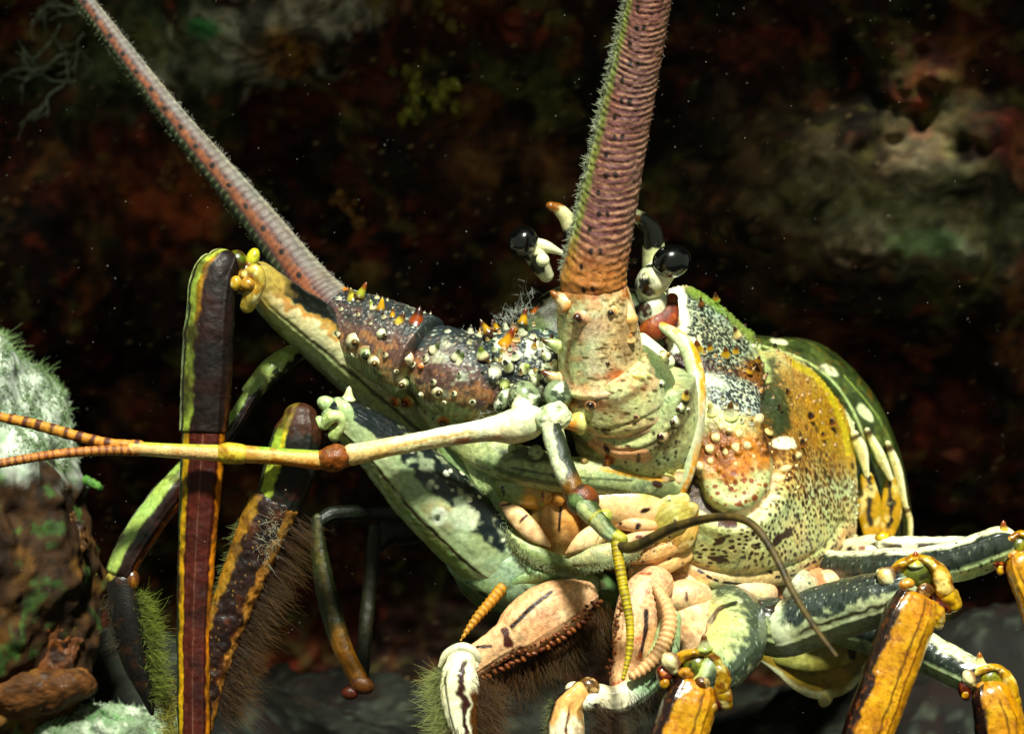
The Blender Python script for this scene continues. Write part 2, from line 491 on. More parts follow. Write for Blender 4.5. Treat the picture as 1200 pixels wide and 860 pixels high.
gap = np.zeros(len(fc_), bool)                        # gaps cut in the added roof to drop light patches onto the wall
for hx, hd, hr, hq in [(790, 1500, 210, 85), (-345, 1690, 170, 85), (330, 1640, 60, 45), (-800, 1500, 70, 60)]:
    gap |= np.sqrt(((fcx - hx) / hr) ** 2 + ((fcd - hd) / hq) ** 2) + fn_ < 1
fc_ = fc_[~gap]
emit('added_shade_roof', [(np.vstack([RP, RP2]), np.vstack([fc_, fc_[:, ::-1] + n_, rim]), np.vstack([rc, rc]))], M_rock, None, {'kind': 'structure'})

# seabed: heights in world units, then mapped back to design space
gx, gd = np.meshgrid(np.linspace(-2600, 2600, 420), np.linspace(500, 3300, 260))
GP = np.stack([gx, gd, gx * 0], -1).reshape(-1, 3)
h = -660 + 45 * fbm(GP, 330, 3, 91) + 16 * fbm(GP, 80, 3, 93) + 6 * fbm(GP, 22, 3, 95)
h += 190 * np.exp(-(((GP[:, 0] + 620) / 330) ** 2 + ((GP[:, 1] - 2350) / 260) ** 2))
h += 230 * np.exp(-(((GP[:, 0] - 830) / 330) ** 2 + ((GP[:, 1] - 2450) / 260) ** 2))
def from_world(X_, D_, H_):
    return np.stack([600 + X_ * F / D_, 430 - H_ * F / D_, D_ - F], -1)
SP = from_world(GP[:, 0], GP[:, 1], h)
xg = X(); xg.P = GP
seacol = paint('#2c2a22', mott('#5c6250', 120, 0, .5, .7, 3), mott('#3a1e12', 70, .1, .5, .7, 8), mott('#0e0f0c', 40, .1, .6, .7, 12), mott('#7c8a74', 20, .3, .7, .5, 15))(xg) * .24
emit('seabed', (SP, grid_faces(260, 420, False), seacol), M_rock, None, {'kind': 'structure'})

# ------------------------------------------------------------------ ROCKS AND GROWTHS
def rock(name, ctr, r, rot, colf, label, cat, amp=.16, seed=1, step=3.0, mat=None, group=None, extra=None):
    m = max(r)
    dsp = lambda x: amp * m * (.8 * fbm(x.P, m * .7, 3, seed) + .35 * fbm(x.P, m * .2, 3, seed + 5) + .12 * fbm(x.P, m * .07, 2, seed + 9))
    g = [ell(ctr, r, rot, colf, step, dsp)] + (extra or [])
    pr = {'label': label, 'category': cat}
    if group: pr['group'] = group
    return emit(name, g, mat or M_rock, None, pr, keep=True)

bcol = paint('#3a2410', mott('#6e4a1c', 60, 0, .5, .7, 3), mott('#1a0f08', 40, 0, .5, .8, 6),
    blob(10, 440, 120, 95, 20, '#c9d2c2', .3, .45, .95, 34), mott('#3c6a2c', 22, .2, .6, .6, 9), mott('#0c0d08', 14, .25, .7, .6, 19), dots('#e8ecd8', 8, .2, .1, .5, 22, k=.5, where=lambda x: ss(545, 500, x.P[:, 1])), dots('#120a05', 17, .35, .2, .6, 26, k=.7, where=lambda x: ss(500, 560, x.P[:, 1])))
boulder = rock('boulder', (-70, 640, 330), (270, 190, 170), 80, bcol, 'tall boulder with whitish turf on top and brown sponges on its side', 'rock', .15, 5, 2.6)
lc = paint('#7c8c70', mott('#c4d0b8', 26, -.2, .4, .9, 4), mott('#3e7a2c', 18, .2, .6, .7, 8), mott('#1a2416', 12, .2, .6, .8, 14), dots('#e8f0d8', 6, .22, .1, .6, 22, k=.6))
ledge = rock('mossy_rock', (120, 905, 330), (130, 85, 90), 8, lc, 'low rock covered in pale green turf in the bottom left corner', 'rock', .14, 15, 2.2)
sc1 = paint('#5a340f', mott('#8a5a1c', 30, -.1, .5, .8, 3), mott('#2a1408', 18, .1, .6, .7, 6))
rock('bracket_sponge', (36, 808, 262), (80, 30, 50), -4, sc1, 'flat brown bracket sponge jutting from the foot of the boulder', 'sponge', .10, 31, 2.0, M_sponge)
rock('sponge', (25, 640, 262), (80, 72, 26), 10, paint('#5a380f', mott('#8a5c1c', 25, 0, .5, .7, 3), mott('#1f1006', 16, .1, .5, .8, 6)), 'broad ochre sponge on the side of the boulder under the feelers', 'sponge', .18, 37, 2.0, M_sponge)
rock('sponge', (40, 740, 268), (58, 80, 26), 0, paint('#5a300f', mott('#84481a', 25, 0, .5, .7, 3), mott('#1f0e06', 16, .1, .5, .8, 6)), 'hanging reddish brown sponge low on the boulder', 'sponge', .18, 39, 2.0, M_sponge)
rock('sponge', (102, 675, 300), (12, 12, 10), 0, paint('#7a8a1c', mott('#c0c840', 6, 0, .5, .7, 3)), 'small yellow green lump on the right flank of the boulder', 'sponge', .2, 42, 1.6, M_sponge)
rock('sponge', (108, 566, 290), (13, 6, 8), 25, paint('#4a7a2c', mott('#94b858', 6, 0, .5, .7, 3)), 'small bright green lobe sticking out of the boulder beside the white turf', 'sponge', .2, 43, 1.6, M_sponge)
rock('sponge', (72, 778, 300), (10, 9, 9), 0, paint('#8a6a18', mott('#c09a30', 6, 0, .5, .7, 3)), 'tiny orange ball sponge above the mossy rock', 'sponge', .15, 45, 1.6, M_sponge)

# turf on boulder and ledge
tg = []
g = np.random.default_rng(5)
V = PIX[boulder.name]; sel = V[(V[:, 0] > -20) & (V[:, 1] + 30 * fbm(V, 40, 2, 3) < 535) & (V[:, 2] < 420)]
def tuft_on(sel, n, ln, root, tip, seed, w=.7):
    g = np.random.default_rng(seed); i = g.integers(0, len(sel), n)
    P, Fc, C = hairs([(0, 0, 0), (1, 0, 0)], n, (.1, -.7, -.5), 1.1, ln, w, root, tip, 0, .5, seed)
    k = 12; B0 = np.repeat(sel[i] + g.normal(0, 1, (n, 3)), k, axis=0)
    return P + B0, Fc, C
tg = [tuft_on(sel[fbm(sel, 26, 3, 9) > -.1], 5200, 4.5, '#5c7a4c', '#cfdcc0', 7, .8), tuft_on(sel[fbm(sel, 22, 3, 19) > .25], 1500, 11, '#3c6a24', '#a8c880', 17, .6)]
emit('turf_algae', tg, M_hair, None, {'kind': 'stuff', 'label': 'short whitish green turf growing on top of the left boulder', 'category': 'algae'})
V = PIX[ledge.name]; sel = V[(V[:, 1] < 880) & (V[:, 2] < 400)]
emit('turf_algae', [tuft_on(sel, 4200, 7, '#4c7a3c', '#dcecc8', 8)], M_hair, None, {'kind': 'stuff', 'label': 'short pale green turf covering the low rock at bottom left', 'category': 'algae'})

def wz(x, y): return float(wall_z(np.array([[float(x)]]), np.array([[float(y)]]))[0, 0])
def cluster(name, spots, r0, cols, label, cat, seed):
    g = np.random.default_rng(seed); gs = []
    for (x, y, rr) in spots:
        for k in range(7):
            a, b = x + g.normal(0, rr * .5), y + g.normal(0, rr * .4)
            q = r0 * g.uniform(.6, 1.3)
            cc = cols[g.integers(0, len(cols))]
            gs.append(ell((a, b, wz(a, b) - q * .5), (q, q * g.uniform(.6, 1), q), g.uniform(0, 180), paint(cc, mott('#1a1408', 8, .2, .7, .6, 3)), 2.5, lambda x: 1.6 * fbm(x.P, 7, 2, 5)))
    emit(name, gs, M_sponge, None, {'label': label, 'category': cat})
cluster('coral_tuft', [(478, 85, 18), (495, 115, 22), (515, 118, 22), (480, 135, 14), (525, 100, 16)], 8, ['#7c7420', '#8e8a30', '#5a5018', '#6b5a14'], 'yellow green lumpy coral tuft on the wall between the two long feelers', 'coral', 3)
cluster('coral_tuft', [(395, 235, 10), (410, 245, 14), (420, 262, 8)], 6, ['#8a5424', '#a06c34', '#6a4018'], 'small tan coral tuft on the wall right of the tilted feeler', 'coral', 4)
cluster('coral_tuft', [(335, 55, 22), (345, 75, 16)], 11, ['#7a4c1c', '#8a5a20', '#6a3c14'], 'orange brown lump of coral near the top left of the wall', 'coral', 6)
cluster('coral_tuft', [(515, 15, 14), (530, 28, 12)], 6, ['#6a5420', '#7c6428'], 'dull yellow coral tuft at the top edge of the wall left of the upright feeler', 'coral', 7)
cluster('coral_tuft', [(870, 290, 24), (850, 270, 16)], 8, ['#4a3818', '#5a4220', '#3a3014'], 'dim olive coral tuft on the wall right of the eyes', 'coral', 8)
cluster('coral_tuft', [(205, 190, 12), (200, 215, 14)], 7, ['#6a3c18', '#7c4a20'], 'rusty coral tuft on the wall left of the tilted feeler', 'coral', 9)
# pale branching weed, top left
g = np.random.default_rng(21); br = []
wc = paint('#8a9078', mott('#b8bca4', 6, 0, .5, .7, 2))
def twig(x, y, a, n, w):
    pts = [(x, y)]
    for j in range(n):
        a += g.normal(0, .28); pts.append((pts[-1][0] + 8 * math.cos(a), pts[-1][1] + 8 * math.sin(a)))
        if w > 1.0 and g.random() < .55: twig(pts[-1][0], pts[-1][1], a + g.choice([-.7, .7]), 3, w * .7)
    br.append(tube([(p[0], p[1], wz(p[0], p[1]) - 16 - 2 * j, w * (1 - .5 * j / n)) for j, p in enumerate(pts)], wc, step=2.5, nv=7))
for (x, y, a) in [(98, 40, 2.2), (92, 62, 2.9), (88, 95, 3.0), (75, 100, 2.6), (60, 80, 3.4), (100, 20, 3.6), (70, 30, 2.0)]: twig(x, y, a, 6, 2.0)
emit('branching_weed', br, M_sponge, None, {'label': 'pale thin branching weed on the dark wall in the top left corner', 'category': 'seaweed'})

# motes drifting in the water
g = np.random.default_rng(77); n = 1300
cen = np.stack([g.uniform(-80, 1280, n), g.uniform(-60, 920, n), g.uniform(-250, 650, n)], -1)
rr = .2 + .6 * g.random(n) ** 4
oc = np.array([[1, 0, 0], [-1, 0, 0], [0, 1, 0], [0, -1, 0], [0, 0, 1], [0, 0, -1]], float)
of = np.array([[0, 2, 4, 4], [2, 1, 4, 4], [1, 3, 4, 4], [3, 0, 4, 4], [2, 0, 5, 5], [1, 2, 5, 5], [3, 1, 5, 5], [0, 3, 5, 5]])
MP = (cen[:, None] + oc[None] * rr[:, None, None]).reshape(-1, 3)
MT = bpy.data.meshes.new('floating_motes')
tri = (of[:, :3][None] + (np.arange(n) * 6)[:, None, None]).reshape(-1, 3)
MT.from_pydata([tuple(v) for v in W(MP)], [], [tuple(int(k) for k in t) for t in tri])
ca = MT.color_attributes.new('Col', 'FLOAT_COLOR', 'POINT')
ca.data.foreach_set('color', np.tile([.35, .36, .3, 1], (len(MP), 1)).astype(np.float32).ravel())
MT.materials.append(M_hair)
mo = bpy.data.objects.new('floating_motes', MT); COL.objects.link(mo)
mo['kind'] = 'stuff'; mo['label'] = 'tiny pale motes drifting in the dark water'; mo['category'] = 'particles'

# ------------------------------------------------------------------ THE LOBSTER
root = bpy.data.objects.new('spiny_lobster', None); COL.objects.link(root)
rl = W([780, 840, 60]); root.location = rl; ORG[root.name] = rl
root['label'] = 'spotted spiny lobster with orange and green shell facing left out of a dark reef hole'
root['category'] = 'lobster'

PG = '#a9bd8e'; CR = '#dfe0c4'; PK = '#d9a384'; DB = '#10181a'; BR = '#2c1006'; OR = '#c8701a'; YE = '#b08a20'; OL = '#5a6a24'

def spine(par, x, y, ang, r, ln, base=CR, tip='#3a1a08', toward=.4, z=None):
    """ang: image direction in degrees (0 right, 90 up); toward: share pointing at the viewer"""
    p = at(par, x, y) if z is None else np.array([x, y, z], float)
    i = np.argmin(((PIX[par.name] - p) ** 2).sum(1)); ring = PCOL[par.name][i]
    if z is None and toward < .35: p = p + np.array([0, r * .35, r * .9])
    else: p = p + np.array([0, 0, r * .5])
    a = math.radians(ang)
    d = np.array([math.cos(a) * (1 - toward), -math.sin(a) * (1 - toward), -toward])
    o = emit('spine', cone(p, d, r, ln, base, tip, ring), M_gloss, par)
    return o

# ---- carapace side
CN = [
 [(770,352,150),(802,350,170),(852,380,205),(892,414,240),(942,446,290),(985,498,350)],
 [(776,345,100),(810,338,112),(856,369,135),(894,403,170),(950,433,235),(1000,494,300)],
 [(772,395,50),(812,388,52),(850,405,65),(890,430,90),(938,470,155),(1002,532,262)],
 [(780,440,20),(815,435,12),(850,440,18),(890,465,42),(942,520,112),(1005,572,238)],
 [(795,500,0),(825,490,-12),(860,495,-18),(900,515,2),(950,560,80),(1005,607,222)],
 [(800,560,-8),(830,560,-30),(870,565,-38),(910,580,-18),(955,605,60),(1001,641,206)],
 [(790,620,0),(830,620,-26),(870,630,-38),(910,635,-18),(955,642,58),(991,661,190)],
 [(780,652,14),(828,662,-8),(870,672,-14),(910,670,0),(952,664,66),(977,672,180)],
 [(766,662,36),(815,686,12),(865,692,8),(910,687,22),(946,678,78),(966,678,180)],
 [(772,655,95),(820,678,92),(865,684,100),(905,678,112),(938,670,140),(958,672,200)],
]
GROOVE = smooth_pts([(893,400),(906,440),(902,490),(914,535),(908,575),(880,603),(848,606),(822,588),(812,560)])
def cara_disp(x):
    P = x.P
    d = pdist(P, GROOVE)
    o = -9 * np.exp(-(d / 7) ** 2) + 3.0 * np.exp(-((d - 16) / 8) ** 2)
    # brown valley between the two grey plates
    d2 = pdist(P, smooth_pts([(780,405),(810,428),(850,432),(885,445),(900,478)]))
    o += -5 * np.exp(-(d2 / 9) ** 2)
    # lower marginal fold
    d3 = pdist(P, smooth_pts([(800,655),(830,668),(880,673),(930,662),(968,640),(990,610)]))
    o += -3.5 * np.exp(-(d3 / 4) ** 2)
    # granules on the upper part, strongest on top
    up = ss(560, 440, P[:, 1] - .25 * (P[:, 0] - 850))
    dd, rid = voro(P, 5.2, 5)
    o += 1.5 * up * (1 - ss(.1, .5, dd))
    dd, rid = voro(P, 10.5, 15)
    pst = where_region(862, 530, 42, 32)(x)
    o += 4.2 * pst * (1 - ss(.15, .45, dd)) * (rid > .35)
    o += .5 * fbm(P, 9, 2, 3)
    for (a, b, r, k) in BUMPS:
        q = np.sqrt((P[:, 0] - a) ** 2 + (P[:, 1] - b) ** 2) / r
        o += k * np.sqrt(np.clip(1 - q * q, 0, 1))
    return o
BUMPS = [(839,513,6,5),(832,526,6,5),(833,540,4,3),(820,547,7,5),(855,505,5,4),(866,508,5,4),(845,500,4,3),(875,522,5,4),(888,492,6,5),(817,557,4,3),
         (916,559,5,5),(922,548,4,4),(905,574,6,3),(910,582,5,3),(898,590,6,3),(933,535,4,4),(862,524,5,3),(850,530,4,3)]
up_reg = lambda x: ss(620, 500, x.P[:, 1] + .1 * (x.P[:, 0] - 900))
def lowspots(x): return ss(500, 560, x.P[:, 1] - .45 * (x.P[:, 0] - 930) + 20 * fbm(x.P, 30, 2, 3)) * ss(882, 905, x.P[:, 0] + .5 * (x.P[:, 1] - 600)) * ss(682, 660, x.P[:, 1] + .12 * (x.P[:, 0] - 860))
cara_col = paint('#bcc296',
    mott('#a3b078', 40, -.1, .5, .5, 3), mott('#d0ba88', 26, .0, .6, .5, 5),
    # gold flank
    blob(950, 485, 78, 52, 38, '#a8843a', .5, .5, .8, 24), blob(930, 520, 52, 44, 20, '#a8742c', .6, .6, .6, 18), blob(985, 500, 30, 60, -20, '#b58e28', .3, .3, .7, 18),
    netw('#6a3c0c', 4.4, .3, .55, .55, 8, where=where_region(940, 490, 80, 60, .3, 35)),
    dots('#d8b050', 4.2, .22, .12, .7, 10, k=.6, where=where_region(940, 490, 78, 56, .3, 35)),
    # spots on the pale flank
    dots('#2c1a0c', 6.9, .31, .08, .92, 4, (1.15, .9, 0), .95, lowspots),
    dots('#5a3210', 6.2, .34, .08, .9, 14, (1.15, .8, 0), .9, where_region(955, 560, 60, 38, .3, 30)),
    dots('#2c1408', 19, .16, .03, .6, 24, (1.2, .7, 0), 1.0, where_region(960, 560, 60, 60, .3)),
    dots('#241206', 6.4, .31, .07, .9, 34, (.7, 1.2, 0), 1.0, where_region(858, 640, 55, 20, .25, -18)),
    blob(843, 634, 9, 3.5, -35, '#241206', .2, .3), blob(842, 655, 11, 4, 10, '#241206', .2, .4), blob(924, 624, 9, 4, -40, '#2c1408', .2, .4), blob(912, 632, 4, 8, 30, '#2c1408', .2, .4),
    # lower margin: dashed lines and peach fold
    stroke([(800,660),(830,674),(880,680),(935,672),(975,650),(998,620)], 7, '#c0a07c', .4, .3, .7),
    stroke([(893,672),(930,668),(965,652),(985,632)], 1.6, '#1c0d05', .3, .3, 1, 5), stroke([(905,677),(945,670),(980,648),(995,625)], 1.8, '#1c0d05', .3, .2, 1, 4), stroke([(818,668),(840,680),(870,684),(895,681)], 1.5, '#1c0d05', .3, .2, 1, 5),
    # cheek plate
    blob(862, 556, 50, 48, 0, '#b6bb8c', .1, .12, 1, 14), blob(858, 532, 48, 30, -8, '#a8661e', .3, .4, .95, 14), mott('#c47a34', 12, .1, .6, .0), blob(836, 520, 26, 24, 0, '#4a1c08', .4, .4, .7, 12),
    dots('#7a3410', 13, .24, .06, .8, 44, (1, 1, 0), .95, where_region(866, 575, 40, 28, .2)), dots('#8a3c14', 7, .2, .06, .5, 45, (1, 1, 0), .9, where_region(866, 570, 42, 28, .2)),
    dots('#e6d8b0', 9, .2, .08, .55, 55, (1, 1, .4), .9, where_region(856, 520, 42, 24, .3)),
    # dark lower edge of cheek
    stroke([(806,560),(815,585),(835,602),(862,606)], 5, '#3a2410', .4, .4), stroke([(866,602),(888,594),(905,577),(914,556)], 4.5, '#d8b49a', .3, .3, 1),
    stroke([(845,612),(858,614)], 5, '#3a1a10', .3, .4),
    # brown valley and dark top
    stroke([(776,400),(806,425),(850,432),(882,440),(900,480),(905,520)], 16, '#2c1206', .45, .35, 1), 
    stroke([(878,432),(893,455),(902,490),(908,525)], 9, '#6a4412', .4, .4, .8),
    dots('#b08a40', 5, .2, .1, .6, 66, k=.8, where=where_region(850, 428, 70, 14, .4, 10)),
    # grey plate, lower
    blob(862, 462, 42, 21, 22, '#262c30', .15, .25, 1, 12), netw('#bcc6c0', 4.4, .46, .7, .85, 77, where=where_region(862, 460, 42, 21, .25, 22)),
    blob(838, 446, 14, 8, 30, '#c8d4c4', .4, .4, .8),
    # olive black patch behind the groove
    stroke([(902,425),(908,455),(916,500)], 10, '#25331c', .4, .4, .9), stroke([(897,415),(904,440)], 5, '#a8b884', .4, .4, .8),
    # top plate
    blob(832, 382, 58, 34, 36, '#1c2420', .12, .15, 1, 12), netw('#a8b4a4', 4.2, .46, .7, .85, 78, where=where_region(832, 386, 56, 32, .2, 36)),
    stroke([(812,340),(850,362),(888,402)], 7, '#70873a', .5, .4, .8),
    blob(790, 352, 10, 30, -14, '#0e1412', .2, .2), stroke([(792,338),(797,362),(797,385),(790,402),(812,405)], 8.5, '#e8eadc', .25, .25, 1),
    # orbit, red brown
    blob(776, 378, 17, 20, 40, '#9a3c0e', .2, .15, 1), stroke([(789,350),(791,372),(785,388),(766,398)], 2.5, '#1e0c05', .3, .2),
    *[blob(a, b, r_ * .85, r_ * .85, 0, '#e2d2aa', .2, .1, .95) for (a, b, r_, k_) in BUMPS],
    # rear collar
    stroke([(905,402),(945,424),(985,465),(1005,520),(1008,560)], 3.2, '#cfd8b4', .3, .2), stroke([(925,425),(960,445),(985,490),(994,530)], 4, '#b8a838', .3, .3, .8),
    blob(921, 519, 11, 6, 25, '#eef0e0', .15, .15),
)
cg = patch(CN, cara_col, 400, 330, cara_disp)
near = lambda pts, w: (lambda P: pdist(P, smooth_pts(pts)) < w)
CG = [cg]
CG += thorns(cg, near([(800,372),(830,378),(862,392),(882,408)], 15), 16, (1.6, 3), (4, 9), '#3a1a08', None, .5, 3)[1:]
CG += thorns(cg, near([(812,345),(850,365),(886,400)], 5), 7, (2, 3.4), (6, 10), '#3a1406', '#9a6a20', .8, 4, 9)[1:]
CG += thorns(cg, near([(812,415),(850,428),(885,440),(905,478)], 7), 16, (1.6, 3.2), (4, 9), '#2c1206', '#a87c28', .6, 5)[1:]
CG += thorns(cg, near([(835,470),(870,486),(896,505)], 9), 9, (2, 3.6), (4, 8), '#6a5020', '#c8ccb0', .4, 6)[1:]
CG += thorns(cg, near([(915,430),(945,470),(965,520)], 26), 34, (1.2, 2.4), (3, 7), '#2c1206', '#a07020', .4, 7, 6)[1:]
CG += thorns(cg, near([(935,430),(975,470),(1000,520)], 4), 12, (1.8, 2.6), (3, 6), '#6a4a14', '#c8b060', .4, 8)[1:]
CG += thorns(cg, near([(905,520),(925,560),(915,590)], 12), 14, (1.4, 2.8), (3, 6), '#7a4a14', '#d8c080', .2, 9)[1:]
CG += thorns(cg, near([(1000,560),(1003,600),(998,640)], 4), 12, (1.6, 2.6), (3, 6), '#3c2c14', '#b0b080', .1, 10)[1:]
cara = emit('carapace', CG, M_shell, root, keep=True)
for a in [(818,412,100,7,15,'#a88420','#5a2c08'),(832,410,95,4,9,YE,'#4a2408'),(850,417,85,5.5,12,YE,'#4a2408'),(862,413,80,4,9,YE,'#4a2408'),(864,394,110,5,14,'#d8c890','#3a1c08'),
          (839,352,95,4,11,'#8a5a14','#3a1808'),(822,357,100,3.5,9,'#6a4414','#2a1006'),(835,484,110,6,14,'#d4d8b8','#b0a870'),(856,488,90,7.5,19,'#d8dcc0','#4a3410'),
          (888,424,70,4,8,'#8a6420','#3a1c08'),(878,436,70,4,8,'#b08a30','#4a2408'),(925,462,120,3.6,9,'#6a4412','#1e0c05'),(915,480,120,3.4,8,'#3a2c10','#1e0c05'),(951,490,110,5,9,'#2c1608','#160a04'),
          (975,497,100,4.5,8,'#4a2808','#1e0c05'),(965,512,100,4,7,'#7a5010','#1e0c05'),(941,521,100,4.5,8,'#4a2c10','#140a04'),(901,506,60,5,8,'#d8c890','#6a4814'),(909,404,80,4,7,'#2c2a14','#10140a')]:
    spine(cara, *a[:5], a[5], a[6], .45)
# thick tissue closing the carapace behind the panel and the dorsal side
emit('flank_underlay', [ell((850,540,190), (80,110,90), 20, paint('#4a3a20', mott('#2a2010', 30, 0, .5, .6)), 5)], M_soft, root)

# pale front margin of the carapace beside the big feeler
rimc = paint('#b9c4a4', band(.1, 1.1, '#d89a3c', .2, .2), mott('#e8e8d8', 12, 0, .6, .6), ub(.55, .75, '#a8a898', .1))
emit('carapace_margin', tube([(772,380,10,5,4),(800,400,-5,9,6),(815,435,-18,10,7),(819,480,-30,8,7),(814,520,-34,8,7),(806,556,-30,7,7),(797,574,-24,8,7)], rimc), M_gloss, root)

# ---- tail dome behind
TN = [
 [(870,430,260),(920,450,270),(975,490,300),(998,545,310),(1000,600,310),(1000,655,310)],
 [(880,404,235),(945,424,255),(998,470,290),(1026,532,310),(1033,590,320),(1034,635,330)],
 [(884,394,275),(958,404,300),(1018,455,335),(1051,525,365),(1065,590,395),(1066,628,405)],
 [(886,398,350),(960,410,380),(1014,464,430),(1046,532,460),(1058,598,480),(1058,634,490)],
 [(880,440,420),(940,450,450),(980,500,480),(1000,560,500),(1010,610,520),(1010,645,520)],
]
TAILG = [smooth_pts([(895,400),(960,430),(1005,480),(1020,530)]), smooth_pts([(910,396),(985,430),(1030,490),(1045,545)])]
def tail_disp(x):
    o = 0
    for g_ in TAILG: d = pdist(x.P, g_); o = o - 2.2 * np.exp(-(d / 4) ** 2)
    return o + .4 * fbm(x.P, 8, 2, 4)
tail_col = paint('#2f3a1e', mott('#4c5a30', 24, -.1, .5, .7, 3), mott('#1a2410', 14, .2, .6, .6, 7),
    stroke([(892,404),(940,420),(980,450),(1008,500),(1018,545)], 1.7, '#b4c690', .4, .3, .9), stroke([(990,440),(1032,490),(1052,545),(1064,600)], 1.3, '#8ea45c', .4, .3, .8), mott('#6c7c3c', 9, .2, .7, .5, 19),
    stroke([(960,405),(1005,440),(1040,500),(1058,570)], 4, '#26360f', .6, .4, .5),
    blob(973, 434, 11, 5, 32, '#dfe6c8', .25, .25), mott('#14180c', 16, .15, .6, .7, 91), mott('#5c4a1c', 12, .3, .7, .6, 92), blob(913, 399, 10, 3.5, 8, '#e6ecd0', .2, .1), blob(1015, 484, 12, 5, 50, '#d8e0b8', .25, .2),
    blob(1000, 560, 24, 40, 0, '#0a0b06', .3, .3, .9), blob(1060, 600, 14, 40, 0, '#3a3018', .3, .3, .6))
tail = emit('tail', patch(TN, tail_col, 220, 260, tail_disp), M_gloss, root, keep=True)
pc1 = paint('#c8c088', band(-1.1, -.5, '#4a5a20', .2, .2), band(.4, 1.1, '#e6e6c4', .2, .2), ub(.0, .12, '#3a2a10'), mott('#8a7a30', 8, .1, .6, .6))
pc2 = paint('#a8842c', band(-.2, .3, '#140c05', .15, .5), mott('#d8c88c', 10, .1, .5, .7), ub(.8, 1.3, '#b89038'))
for st_, cc in [([(1001,510,262,6,5),(1008,528,262,9,6),(1015,556,264,4,3)], pc1), ([(1016,505,282,4,4),(1030,535,284,8,6),(1043,560,288,4,3)], pc1),
                ([(1040,520,320,4,4),(1050,550,322,7,6),(1060,592,326,4,3)], pc1), ([(1062,596,350,4,4),(1066,612,350,4,4),(1066,640,350,3,3)], pc1),
                ([(1016,560,296,8,5),(1018,592,290,15,7),(1022,632,286,9,5)], pc2), ([(1044,566,300,8,5),(1044,600,296,13,6),(1038,632,292,8,5)], pc2)]:
    emit('tail_flap', tube(st_, cc, cap=(1, 1.2)), M_gloss, tail)

# ---- head: dark speckled front between the feelers
headc = paint('#141c22', mott('#38484c', 22, 0, .5, .6, 3), dots('#c8d4cc', 4.0, .24, .1, .7, 5, k=.9, where=where_region(618, 415, 60, 34, .3)),
    mott('#dfe8dc', 13, .28, .5, .85, 9), mott('#6a7a34', 12, .3, .6, .6, 12), blob(600, 396, 20, 7, -55, '#a8741c', .3, .4, .8), blob(600, 410, 7, 9, 0, '#7c3c10', .3, .3, .7),
    blob(640, 405, 14, 8, 0, '#cfdad0', .4, .5, .8), blob(560, 425, 14, 10, 0, '#7c8c3c', .4, .4, .7))
hdisp = lambda x: 3.2 * fbm(x.P, 18, 3, 3) + 1.2 * (1 - ss(.1, .5, voro(x.P, 5, 6)[0]))
hg = ell((612,438,20), (78,56,62), 4, headc, 1.6, hdisp)
fm = lambda x0, x1, y0, y1: (lambda P: (P[:, 0] > x0) & (P[:, 0] < x1) & (P[:, 1] > y0) & (P[:, 1] < y1) & (P[:, 2] < 20))
HG = [hg] + thorns(hg, fm(545, 665, 385, 490), 55, (2.5, 6), (6, 15), '#1c2014', '#c4ccb4', .5, 31, 9)[1:] + thorns(hg, fm(540, 650, 378, 440), 26, (2, 4.5), (6, 15), '#3a1406', '#a8842c', .9, 32, 9)[1:] + thorns(hg, fm(545, 600, 420, 490), 16, (3.5, 6), (14, 22), '#14160e', '#b8c490', .4, 33, 9)[1:]
head = emit('head', HG + [ ell((700,440,95), (120,110,70), 0, paint('#2a2a1c', mott('#5a6a48', 30, 0, .5, .6)), 4, lambda x: 4 * fbm(x.P, 30, 2, 3))], M_shell, root, keep=True)
for a in [(572,388,125,5.5,17,YE,'#4a2a0a',.15),(582,385,110,4,12,'#b08a20','#3a1c08',.2),(537,392,110,5,14,'#8a9a50','#3a1408',.2),(612,378,75,6,18,'#b8901c','#5a2008',.15),(625,368,60,5,16,'#8a4a10','#2a0e04',.2),
          (592,402,60,8,22,'#c08a20','#7a2c08',.25),(615,432,30,7,10,'#d0dac0','#8a9a50',.6),(628,446,20,5,8,'#e0e6d8','#9aa880',.6),(640,418,160,6,9,'#e0e6d8','#a8b090',.6),
          (553,438,240,8,22,'#d8e0c8','#4a5a20',.5),(580,432,262,10,26,'#e2e6dc','#1c2420',.4),(575,462,235,8,22,'#dde4d8','#181c1a',.5),(560,470,235,7,20,'#c8d0a8','#5a2c10',.5),(548,470,235,6,20,'#9aac50','#4a4a14',.5),
          (592,448,255,7,18,'#a8b878','#2c3414',.4),(565,418,100,7,13,'#cfd8b0','#5a6a20',.4),(586,470,230,6,16,'#d8dcd0','#202420',.5)]:
    spine(head, *a[:5], a[5], a[6], a[7])
# glossy sockets of the small feelers
sockc = paint('#7c8c74', mott('#1c241c', 9, -.1, .3, .85, 3), mott('#e2e8dc', 8, .2, .5, .9, 7))
emit('feeler_socket', [ell((614,466,-62), (20,20,20), 0, sockc, 1.6)], M_gloss, head)
emit('feeler_socket', [ell((655,462,-72), (18,18,18), 0, sockc, 1.6)], M_gloss, head)
emit('feeler_socket', [ell((590,470,-50), (10,16,12), 30, sockc, 1.6)], M_gloss, head)
# fine white fuzz on the head
fz = []
for (x0,y0,x1,y1,n,dx,dy) in [(583,378,618,362,150,-.1,-1),(596,395,625,372,80,-.3,-.8),(600,440,650,460,160,-.4,.2),(560,480,600,490,60,-.2,.4),(620,495,650,480,90,.2,.5),(540,395,570,395,40,0,-1),(610,330,630,345,40,-.3,.4)]:
    z0 = -30 if y0 > 400 else 0
    if y0 < 350: z0 = 60
    fz.append(hairs([(x0,y0,z0),(x1,y1,z0)], n, (dx,dy,-.5), .6, 7, .26, '#a8b4a0', '#f0f4ec', 4, .9, int(x0)))
emit('hair', fz, M_hair, head)

